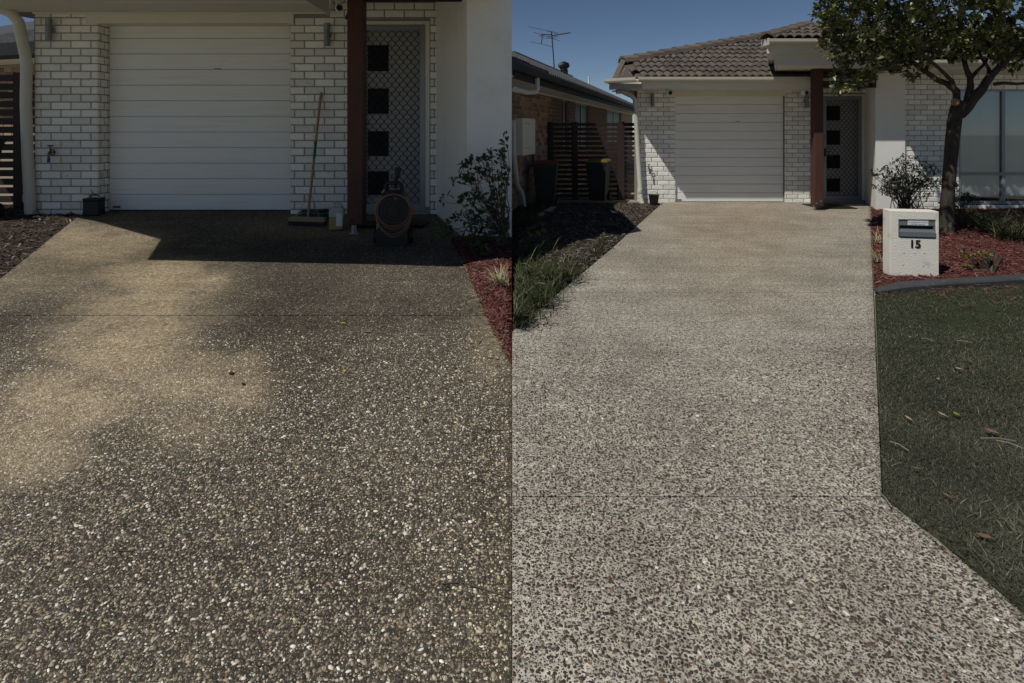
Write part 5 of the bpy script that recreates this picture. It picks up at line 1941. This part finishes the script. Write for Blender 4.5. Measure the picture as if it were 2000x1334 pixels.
vis = [i for i in near if 1600 < pos[i, 0] / pos[i, 1] * FPX + 1000 < 1998 and 0 < HOR - (pos[i, 2] - EYE) / pos[i, 1] * FPX < 190][:300]
rest = np.setdiff1d(np.arange(len(pos)), vis)
cr = bpy.data.objects.new('crown', None); link(cr, tree, q(1800, 120))
leaf_mass('foliage', pos[rest], D[rest], sz[rest], .78, cr)
lmesh = bpy.data.meshes.new('leaf'); lmesh.from_pydata([(x * .78, y, z) for x, y, z in LT], [], LF); lmesh.materials.append(M_LEAFO)
fr = frame_rots(D[vis], rng.normal(0, .5, len(vis)))
for n_, i in enumerate(vis):
    o = bpy.data.objects.new('leaf', lmesh)
    link(o, cr, pos[i])
    o.rotation_euler = Matrix(fr[n_].tolist()).to_euler()
    o.scale = (sz[i],) * 3


def shrub(name, label, base, tips, r, leaf_n, leaf_sz, xlim=None, pal=GREEN, spread=.7, sub=3, width=.55, cat='shrub'):
    """stems from the base to the tips, side twigs, leaf whorls at the ends"""
    t = thing(name, label, cat, base)
    m = MB(); cs, os_ = [], []
    for tip, stem_from in tips:
        a = Vector(stem_from); b = Vector(tip)
        mid = a.lerp(b, .5) + Vector((rng.normal(0, .05), rng.normal(0, .05), rng.normal(.03, .03)))
        pts = [a, a.lerp(mid, .5) + Vector((rng.normal(0, .02), rng.normal(0, .02), .02)), mid, mid.lerp(b, .5) + Vector((rng.normal(0, .02), 0, .01)), b]
        ok = lambda p: xlim is None or (xlim[0] < p[0] < xlim[1])
        if all(ok(p) for p in pts):
            m.tube(pts, [r, r * .8, r * .6, r * .45, r * .3], 5)
        ends = [b]
        for k in range(sub):
            p = mid.lerp(b, rng.uniform(.1, .9))
            e = p + Vector((rng.normal(0, .10), rng.normal(0, .08), rng.uniform(.0, .12)))
            if ok(p) and ok(e):
                m.tube([p, p.lerp(e, .5) + Vector((0, 0, -.01)), e], [r * .4, r * .3, r * .2], 4)
                ends.append(e)
        for e in ends:
            cs.append(list(e)); os_.append(list((e - a).normalized() * .5 + Vector((0, 0, .3))))
    m.build('stems', M_TWIG, t, True)
    pos, D, sz = rosettes(np.array(cs), np.array(os_), leaf_n, leaf_sz, spread, .6)
    if xlim:
        tip_ = pos + D / np.linalg.norm(D, axis=1)[:, None] * sz[:, None]
        k = (np.maximum(pos[:, 0], tip_[:, 0]) < xlim[1] - sz * .28) & (pos[:, 0] > xlim[0])
        pos, D, sz = pos[k], D[k], sz[k]
    leaf_mass('foliage', pos, D, sz, width, t, pal=pal)
    return t


# the leafy shrub before the porch wall (left lot)
Ys = 6.85
b0 = gl(988, 470)
DG = [(.5, (.028, .045, .016)), (.3, (.045, .065, .02)), (.2, (.075, .095, .03))]
tips = []
for (x, y, d) in [(986, 275, .0), (992, 290, -.1), (975, 300, .1), (985, 312, 0), (995, 330, .1), (960, 305, .0), (948, 312, -.1), (935, 318, 0), (915, 325, 0), (902, 326, -.05), (925, 312, .1),
                  (918, 352, 0), (932, 345, .1), (955, 345, .1), (972, 340, -.1), (985, 350, 0), (905, 388, 0), (892, 392, -.1), (918, 402, .1), (940, 385, 0), (960, 378, .1), (975, 380, -.1), (990, 372, 0),
                  (903, 424, .0), (888, 430, -.1), (920, 432, .1), (945, 420, -.1), (965, 425, 0), (985, 415, .1), (878, 448, -.1), (870, 462, -.2), (892, 462, -.2), (915, 468, -.3), (935, 455, -.2),
                  (960, 460, -.3), (980, 455, -.2), (992, 440, 0), (925, 485, -.5), (945, 492, -.55), (955, 497, -.6), (975, 480, -.4)]:
    tips.append((P(x, y, Ys + d), P(random.uniform(976, 992), random.uniform(440, 470), Ys - .05)))
shrub('leafy_shrub', 'sparse leafy shrub reaching across the shaded white porch wall', b0, tips, .009, 7, .088, (-5, -.004), DG, .75, 2, .72)

# bush between porch wall and tree (right lot)
Ys = 9.9
tips = []
for _ in range(70):
    a = rng.uniform(-1.15, 1.1); h = rng.uniform(.25, 1)
    x = 1775 + a * 62 * (.55 + .45 * h); y = 402 - h * 108 * (1 - .35 * abs(a)) + rng.normal(0, 5)
    tips.append((P(x, y, Ys + rng.uniform(-.5, .4)), P(1770 + rng.normal(0, 12), 408, Ys + rng.normal(0, .1))))
BG = [(.4, (.065, .085, .03)), (.35, (.10, .12, .042)), (.25, (.15, .165, .06))]
shrub('twiggy_bush', 'grey-green twiggy bush between white porch wall and letterbox', gr(1772, 411), tips, .007, 7, .056, None, BG, .9, 3, .6, 'bush')
tips = [(P(1868 + rng.uniform(-14, 30), rng.uniform(372, 410), 9.7 + rng.normal(0, .15)), P(1876 + rng.normal(0, 6), 416, 9.7)) for _ in range(26)]
shrub('low_bush', 'low leafy sprig at the right foot of the tree under the window', gr(1876, 436), tips, .005, 6, .05, None, DG, .8, 2, .6, 'bush')

BT = [(-.5, 0, 0), (.5, 0, 0), (-.42, .25, .38), (.42, .25, .38), (-.26, .62, .66), (.26, .62, .66), (0, 1.0, .74)]
BFc = [(0, 1, 3), (0, 3, 2), (2, 3, 5), (2, 5, 4), (4, 5, 6)]


def blades(loc, rz, ln, wd, rise, col, name, parent=None, kind='stuff', xlim=None):
    n = len(loc)
    sc = np.stack([wd, ln, ln * rise], 1)
    V, Fc, C = scatter(BT, BFc, loc, rots(rz), sc, col)
    if xlim:
        A = V.reshape(n, -1, 3)
        k = (A[:, :, 0].min(1) > xlim[0]) & (A[:, :, 0].max(1) < xlim[1])
        V = A[k].reshape(-1, 3); C = C.reshape(n, -1, 3)[k].reshape(-1, 3)
        Fc = (np.array(BFc)[None] + (np.arange(k.sum()) * 7)[:, None, None]).reshape(-1, 3)
    return big(name, V, Fc, C, M_BLADE, parent, kind=kind, at=(0, 0, 0) if parent is None else ORG[parent.name])


def tuft(name, label, c, n, ln, pal, group=None, xlim=None, wd=.006, rise=(.5, 1.2), spread=.06, cat='grass tuft', flower=None, dim=1.0):
    t = thing(name, label, cat, c, group)
    loc = np.array(list(c))[None] + np.stack([rng.normal(0, spread, n), rng.normal(0, spread, n), np.zeros(n)], 1)
    blades(loc, rng.uniform(0, 6.3, n), ln * rng.uniform(.5, 1.2, n), wd * rng.uniform(.7, 1.3, n), rng.uniform(*rise, n), pick(pal, n, .25) * dim, 'leaves', t, 'stuff', xlim)
    if flower:
        m = MB()
        for (dx, dy, h) in flower[0]:
            p = Vector(c) + Vector((dx, dy, 0))
            m.tube([p, p + Vector((.02, 0, h * .6)), p + Vector((.03, 0, h))], .003, 4)
            for k in range(7):
                a = k * .9
                e = p + Vector((.03, 0, h)) + Vector((math.cos(a) * .028, math.sin(a) * .028, .03 * math.sin(k * 2.0)))
                m.tube([p + Vector((.03, 0, h)), e], [.004, .011], 4)
        m.build('flowers', flower[1], t)
    return t


STRAW = [(.5, (.34, .31, .17)), (.3, (.24, .23, .10)), (.2, (.46, .42, .27))]
GRN = [(.45, (.040, .058, .016)), (.35, (.060, .080, .022)), (.12, (.10, .105, .035)), (.08, (.19, .16, .075))]
DRK = [(.5, (.028, .036, .014)), (.3, (.05, .055, .022)), (.2, (.13, .125, .065))]
g = gl(977, 563)
tuft('grass_tuft', 'pale straw-coloured grass tuft in red mulch at the driveway edge', g + Vector((0, 0, .02)), 170, .21, STRAW, None, (-5, -.006), .007, (.35, 1.2), .035)
g = gl(962, 610)
for i, (x, y) in enumerate([(930, 552), (945, 590), (960, 640)]):
    pass
# straw along the mulch edge
n = 220
yy = rng.uniform(505, 715, n)
xx = np.array([el(L_EDGE_R, a) for a in yy]) + rng.normal(6, 7, n)
loc = np.array([list(gl(a, b) + Vector((0, 0, .012))) for a, b in zip(xx, yy)])
blades(loc, rng.uniform(0, 6.3, n), rng.uniform(.05, .17, n), rng.uniform(.003, .006, n), rng.uniform(.02, .35, n), pick(STRAW, n, .25), 'dry_grass', None, 'stuff', (-5, -.006))

# garden bed on the left of the pale driveway
YF_ = MB()
for i, (x, y, n, ln, pal, lb) in enumerate([
        (1012, 520, 220, .42, GRN, 'tall green tuft at the far left of the dark garden bed'),
        (1050, 505, 200, .38, GRN, 'green strappy tuft with yellow flowers in the dark garden bed'),
        (1030, 555, 260, .36, GRN, 'wide green tuft below the flowering one in the garden bed'),
        (1078, 552, 220, .30, GRN, 'green tuft on the slope towards the pale driveway edge'),
        (1098, 540, 120, .26, DRK, 'pale green tuft nearest the pale driveway edge'),
        (1010, 600, 200, .28, GRN, 'low green tuft at the narrow near end of the garden bed'),
        (1045, 595, 180, .24, GRN, 'low tuft hugging the concrete edge at the near end of the bed'),
        (1015, 635, 120, .18, GRN, 'smallest green tuft at the near tip of the garden bed'),
        (1165, 487, 90, .22, DRK, 'thin dark weed tuft beside the driveway in mid bed')]):
    g = gr(x, y)
    fl_ = ([(-.02, -.05, .27), (.05, 0, .30), (-.12, .03, .24)], M_YEL) if i == 1 else None
    tuft('grass_tuft', lb, g + Vector((0, 0, .05)), int(n * 1.5), ln * .62, pal, 'tufts in the dark garden bed', (.004, 50), .008, (.2, 1.1), .13, 'grass tuft', fl_, .62)
for i, (x, y, h, lb) in enumerate([(1068, 438, .36, 'left of three thin dry weed stalks before the maroon bin'), (1090, 436, .42, 'middle of three thin dry weed stalks before the bins'),
                                   (1106, 434, .34, 'reddish weed stalk nearest the yellow-lidded bin')]):
    g = gr(x, y)
    m = MB(); m.tube([g, g + Vector((-.02, 0, h * .6)), g + Vector((-.06 + .05 * i, 0, h))], [.006, .005, .003], 5)
    for k in range(6):
        p = g + Vector((-.05 + .045 * i, 0, h * (.6 + .07 * k)))
        m.tube([p, p + Vector((rng.normal(0, .02), 0, .02))], [.008, .004], 4)
    one('weed_stalk', m, M_TWIG, lb, 'weed', 'weed stalks by the bins')

# scruffy low growth over the near half of the bed
n = 5200
yy = 470 + 178 * rng.beta(1.8, 1.3, n)
xx = 1003 + (np.array([el(R_EDGE_L, a) for a in yy]) - 1008) * rng.beta(1.0, 1.25, n)
xx = np.maximum(xx, 1003)
lump = np.array([mnoise.noise(Vector((a / 26, b / 14, 3))) for a, b in zip(xx, yy)])
ok = (lump > -.12) & (xx < np.array([el(R_EDGE_L, a) for a in yy]) - 3)
xx, yy, lump = xx[ok], yy[ok], lump[ok]
loc = np.array([list(gr(a, b) + Vector((0, 0, .045))) for a, b in zip(xx, yy)])
n = len(loc)
WEED = [(.4, (.030, .038, .016)), (.3, (.048, .056, .024)), (.2, (.075, .078, .04)), (.1, (.15, .135, .085))]
blades(loc, rng.uniform(0, 6.3, n), rng.uniform(.05, .15, n) * (1 + .8 * lump), rng.uniform(.006, .012, n), rng.uniform(.2, 1.2, n), pick(WEED, n, .3), 'weeds', None, 'stuff', (.004, 50))

# sticks and litter on the beds
m = MB()
for _ in range(70):
    x, y = rng.uniform(1010, 1230), rng.uniform(420, 600)
    if x > el(R_EDGE_L, y) - 12:
        continue
    g = gr(x, y) + Vector((0, 0, rng.uniform(.06, .10))); a = rng.uniform(0, 6.3); l_ = rng.uniform(.08, .30)
    e = g + Vector((math.cos(a) * l_, math.sin(a) * l_, rng.normal(0, .02)))
    if e.x < .02 or e.x > bounds('R', e.y)[0] - .03:
        continue
    m.tube([g, g.lerp(e, .5) + Vector((0, 0, .02)), e], [.004, .006, .003], 4)
m.build('sticks', mat('pale_stick', (.26, .215, .16), .85, .15, n=[(15, .25)]), kind='stuff')
m = MB()
for _ in range(60):
    x, y = rng.uniform(-5, 150), rng.uniform(418, 520)
    if x > el(L_EDGE_L, y) - 8:
        continue
    g = gl(x, y) + Vector((0, 0, rng.uniform(.03, .07))); a = rng.normal(0, .6); l_ = rng.uniform(.15, .5)
    e = g + Vector((math.cos(a) * l_, math.sin(a) * l_ * .5, rng.normal(0, .02)))
    if e.x > bounds('L', e.y)[0] - .03:
        continue
    m.tube([g, g.lerp(e, .5) + Vector((0, 0, .02)), e], [.005, .008, .004], 4)
m.build('sticks', M_TWIG, kind='stuff')
g = gr(1180, 453)
m = MB(); m.tube([g + Vector((-.24, -.02, .07)), g + Vector((-.05, 0, .12)), g + Vector((.12, .02, .12)), g + Vector((.22, 0, .10))], [.03, .05, .045, .02], 7)
m.tube([g + Vector((.20, 0, .12)), g + Vector((.24, .02, .22))], [.012, .006], 5)
one('fallen_branch', m, M_DARKT, 'dark fallen branch lying across the middle of the garden bed', 'branch', smooth=True)
g = gr(1203, 424)
m = MB(Matrix.Translation(g + Vector((0, 0, .07))) @ Matrix.Rotation(R(25), 4, 'Z') @ Matrix.Rotation(R(12), 4, 'Y'))
m.add([(-.12, -.05, 0), (.10, -.04, .02), (.13, .03, .0), (-.10, .05, .03), (-.12, -.05, .006), (.10, -.04, .026), (.13, .03, .006), (-.10, .05, .036)], [(0, 3, 2, 1), (4, 5, 6, 7), (0, 1, 5, 4), (1, 2, 6, 5), (2, 3, 7, 6), (3, 0, 4, 7)])
one('paper_scrap', m, M_PAPER, 'small white scrap of rubbish on the soil near the bucket', 'litter')

# dark strappy clumps under the window, straw clump by the letterbox
for i, (x, y, n, lb) in enumerate([(1905, 452, 190, 'dark strappy grass clump just right of the tree trunk'), (1940, 462, 220, 'dark strappy grass clump second from the trunk under the window'),
                                   (1975, 478, 230, 'pale-tipped strappy clump at the right frame edge'), (2015, 462, 200, 'strappy clump cut off by the right frame edge')]):
    g = gr(x, y)
    tuft('grass_clump', lb, g + Vector((0, 0, .05)), n, .46, DRK, 'strappy clumps under the window', None, .010, (.4, 1.1), .08, 'grass clump')
for i, (x, y, lb) in enumerate([(1712, 478, 'dry grass tuft squeezed between driveway and letterbox, farther one'), (1713, 515, 'dry grass tuft squeezed between driveway and letterbox, nearer one')]):
    tuft('grass_tuft', lb, gr(x, y) + Vector((.03, 0, .03)), 60, .22, STRAW, 'dry tufts beside the letterbox', None, .006, (.3, 1.1), .03)

# pruned stump with a few green fronds
g = gr(1927, 531)
t = thing('pruned_stump', 'cut-back woody stump with yellow-green fronds in the red mulch', 'stump', g)
m = MB()
for a, l_, tl, r in ((0, .10, 0, .05), (1.2, .14, .3, .03), (-.6, .20, .45, .022), (2.6, .15, .5, .028), (3.8, .13, .4, .03), (.4, .28, .42, .016), (5.0, .12, .5, .03), (1.9, .24, -.1, .016)):
    d = Vector((math.sin(tl) * math.cos(a), math.sin(tl) * math.sin(a), math.cos(tl)))
    p = g + Vector((d.x * .1, d.y * .1, .0))
    m.tube([p, p + d * l_ * .6, p + d * l_], [r * 1.3, r, r * .85], 7)
m.build('stump', M_BARK, t, True)
loc, D, sz = [], [], []
for (x, y) in ((1882, 494), (1892, 505), (1886, 520), (1905, 500), (1915, 497), (1928, 505), (1890, 517), (1925, 493)):
    c = P(x, y, g.y - .05)
    for k in range(14):
        loc.append([c.x + rng.normal(0, .02), c.y + rng.normal(0, .03), c.z + rng.normal(0, .01)]); D.append([rng.normal(0, 1), rng.normal(0, .7), rng.normal(.1, .3)]); sz.append(.045)
    m2 = MB()
leaf_mass('fronds', np.array(loc), np.array(D), np.array(sz), .5, t, pal=[(.6, (.14, .17, .03)), (.4, (.07, .10, .025))])
m = MB()
for (x, y) in ((1882, 494), (1892, 505), (1886, 520), (1905, 500)):
    m.tube([g + Vector((-.05, 0, .06)), (g + P(x, y, g.y)) / 2 + Vector((0, 0, .03)), P(x, y, g.y - .05)], .005, 4)
m.build('frond_stem', M_TWIG, t)

# ------------------------------------------------------------------ lawn grass
A = surf_z(LAWN_R, 90, 90)
n = 215000
yy = rng.uniform(562, 1345, n)
wgt = 1 / (yy - 300) ** .0
Yc = 1760.0 / (yy - HOR)
le = np.array([el(R_EDGE_R, a) for a in yy]) + 4
le = np.where(yy < 575, np.maximum(le, np.interp(yy - 8, *EDGE_Y)), le)
xr_ = np.where(rng.uniform(0, 1, n) < .8, 2060, 2500)
xx = le + (xr_ - le) * rng.uniform(0, 1, n)
ok = xx > le
yy, Yc, xx, le = yy[ok], Yc[ok], xx[ok], le[ok]
n = len(xx)
loc = np.stack([(xx - 1000) / FPX * Yc, Yc, np.full(n, -.006)], 1)
edge_d = (xx - le) / FPX * Yc
lush = np.array([mnoise.noise(Vector((a * 2.2, b * 2.2, 0))) for a, b in zip(loc[:, 0], loc[:, 1])])
ln = rng.uniform(.012, .028, n) * (1 + .5 * lush) * np.where(rng.uniform(0, 1, n) < .3, 1.25, np.clip(edge_d / .08 + .35, .35, 1))
tall = rng.uniform(0, 1, n) < .012 * (1 + 3 * (yy > 1000) * (xx > 1850))
ln[tall] *= 2.4
LAWNP = [(.40, (.049, .050, .035)), (.30, (.063, .064, .045)), (.15, (.084, .085, .055)), (.10, (.125, .118, .075)), (.05, (.20, .185, .125))]
col = pick(LAWNP, n, .25) * (1 + .35 * lush)[:, None]
blades(loc, rng.uniform(0, 6.3, n), ln, rng.uniform(.0018, .0034, n) * (1 + .4 * tall), rng.uniform(.1, .9, n), col, 'grass')
A2 = surf_z(LAWN_S, 20, 20)
n = 5000
i = rng.integers(0, 20, n); j = rng.integers(0, 20, n)
loc = A2[i, j] + rng.uniform(-.03, .03, (n, 3)) * np.array([1, 2, 0])
blades(loc, rng.uniform(0, 6.3, n), rng.uniform(.04, .10, n), rng.uniform(.004, .008, n), rng.uniform(.4, 1.3, n), pick(GRN, n, .25) * .8, 'grass', None, 'stuff', (.004, 50))

# ------------------------------------------------------------------ fallen leaves and bits
FT = [(0, -.5, .02), (-.18, -.2, .05), (.0, -.2, .0), (.18, -.2, .06), (-.2, .15, .04), (0, .15, .02), (.2, .15, .09), (0, .5, .10)]
FF = [(0, 2, 1), (0, 3, 2), (1, 2, 5, 4), (2, 3, 6, 5), (4, 5, 7), (5, 6, 7)]
LEAFC = {'brown': (.15, .085, .06), 'tan': (.30, .23, .165), 'yellow': (.34, .27, .04), 'olive': (.16, .17, .035), 'dark': (.03, .022, .016), 'grey': (.30, .30, .32), 'red': (.19, .055, .045)}


def dry(p, ln, wd, rz, colr, label, group, name='fallen_leaf', cat='leaf', curl=1.0):
    Mx = Matrix.Translation(p) @ Matrix.Rotation(rz, 4, 'Z')
    m = MB(Mx)
    m.add([(x * wd * 2, y * ln, (z * ln * curl) + .003) for x, y, z in FT], FF)
    b = len(m.v)
    m.add([(x * wd * 2, y * ln, (z * ln * curl) + .0015) for x, y, z in FT], [tuple(reversed(f)) for f in FF])
    return one(name, m, mat('leaf_' + colr, LEAFC[colr], .75, .2, n=[(60, .2)]), label, cat, group)


for (x, y, l_, w_, a, c, lb) in [(670, 633, .05, .022, 1.4, 'yellow', 'yellow leaf near the faint joint of the dark driveway'), (672, 727, .045, .028, .3, 'yellow', 'yellow leaf below the joint, in the dark half of the stained driveway'),
                                 (718, 650, .05, .018, 1.5, 'olive', 'olive leaf on the dark driveway, left of a pair'), (812, 641, .04, .018, 1.2, 'olive', 'small green leaf near the right of the dark driveway'),
                                 (825, 655, .05, .010, 1.5, 'tan', 'thin tan sliver beside the small green leaf'), (795, 777, .04, .015, 1.1, 'tan', 'tan leaf in the right middle of the dark driveway'),
                                 (452, 731, .045, .035, .6, 'dark', 'dark curled leaf on the sandy stain'), (475, 752, .035, .022, .9, 'dark', 'small dark seed lump just past the sandy stain'),
                                 (500, 524, .05, .015, 1.6, 'dark', 'dark sliver just in front of the roof shadow'), (970, 701, .05, .03, .5, 'tan', 'pale dry leaf on the driveway near the mulch tip'),
                                 (828, 823, .03, .015, .5, 'dark', 'dark speck of leaf on the lower right of the dark driveway')]:
    dry(gl(x, y) + Vector((0, 0, .004)), l_ * 1.1, w_ * 1.1, a, c, lb, 'leaves on the dark driveway')
for (x, y, l_, w_, a, c, lb) in [(1925, 1063, .105, .022, 1.25, 'brown', 'largest brown leaf lying near the lawn bottom right'), (1937, 853, .10, .035, .9, 'brown', 'forked brown dead leaf beside pale sticks on the lawn'),
                                 (1868, 818, .06, .024, .3, 'olive', 'green leaf on the middle of the lawn'), (1832, 748, .05, .020, 2.4, 'grey', 'pale grey leaf high on the lawn'),
                                 (1873, 728, .065, .020, 1.0, 'tan', 'curled tan leaf right of the pale grey one'), (1775, 827, .08, .014, .2, 'tan', 'thin tan leaf on the left of the lawn'),
                                 (1842, 820, .09, .010, .4, 'tan', 'bent tan sliver beside the green leaf'), (1777, 664, .03, .018, .4, 'tan', 'tiny tan leaf near the top of the lawn'),
                                 (1925, 760, .07, .012, 1.5, 'dark', 'dark brown sliver right of the curled tan leaf'), (1790, 926, .06, .012, 1.2, 'brown', 'brown sliver near the driveway corner on the lawn'),
                                 (1850, 980, .06, .012, .4, 'brown', 'bent brown leaf below the middle of the lawn')]:
    dry(gr(x, y) + Vector((0, 0, .022)), l_ * .66, w_ * 1.0, a, c, lb, 'dead leaves on the lawn', curl=1.6)
m = MB()
for (x0, y0, x1, y1) in [(1915, 864, 1985, 870), (1945, 868, 1998, 884), (1738, 870, 1775, 889), (1800, 666, 1822, 672), (1868, 671, 1900, 676), (1722, 975, 1740, 1000), (1802, 1045, 1860, 1095)]:
    a, b = gr(x0, y0), gr(x1, y1)
    m.tube([a + Vector((0, 0, .022)), a.lerp(b, .5) + Vector((0, 0, .03)), b + Vector((0, 0, .022))], .0022, 4)
m.build('straw', mat('pale_stick', (.26, .215, .16), .85, .15), kind='stuff')
n = 260
xx, yy = rng.uniform(1715, 2000, n), 556 + rng.exponential(16, n)
loc = np.array([list(gr(a, b) + Vector((0, 0, .02))) for a, b in zip(xx, yy)])
L = .018 * rng.uniform(.5, 1.4, n)
V, Fc, C = scatter(CT, CF, loc, rots(rng.uniform(0, 6.3, n)), np.stack([L, L * .4, L * .25], 1), pick(RED, n, .3))
big('mulch', V, Fc, C, M_CHIP)
m = MB()
for pts in ([(862, 1143), (900, 1140), (950, 1155), (995, 1170)], [(930, 838), (955, 842), (982, 842)], [(222, 1065), (235, 1090), (252, 1110)], [(228, 1078), (256, 1079)]):
    m.tube([gl(x, y) + Vector((0, 0, .006)) for x, y in pts], .0022, 5)
m.build('twigs', M_TWIG, kind='stuff')
n = 60
xx, yy = rng.uniform(860, 985, n), rng.uniform(520, 760, n)
xx = np.minimum(xx, np.array([el(L_EDGE_R, a) for a in yy]) - rng.exponential(20, n) - 3)
loc = np.array([list(gl(a, b) + Vector((0, 0, .006))) for a, b in zip(xx, yy)])
L = .018 * rng.uniform(.5, 1.3, n)
V, Fc, C = scatter(CT, CF, loc, rots(rng.uniform(0, 6.3, n)), np.stack([L, L * .4, L * .25], 1), pick(RED, n, .3))
big('mulch', V, Fc, C, M_CHIP)
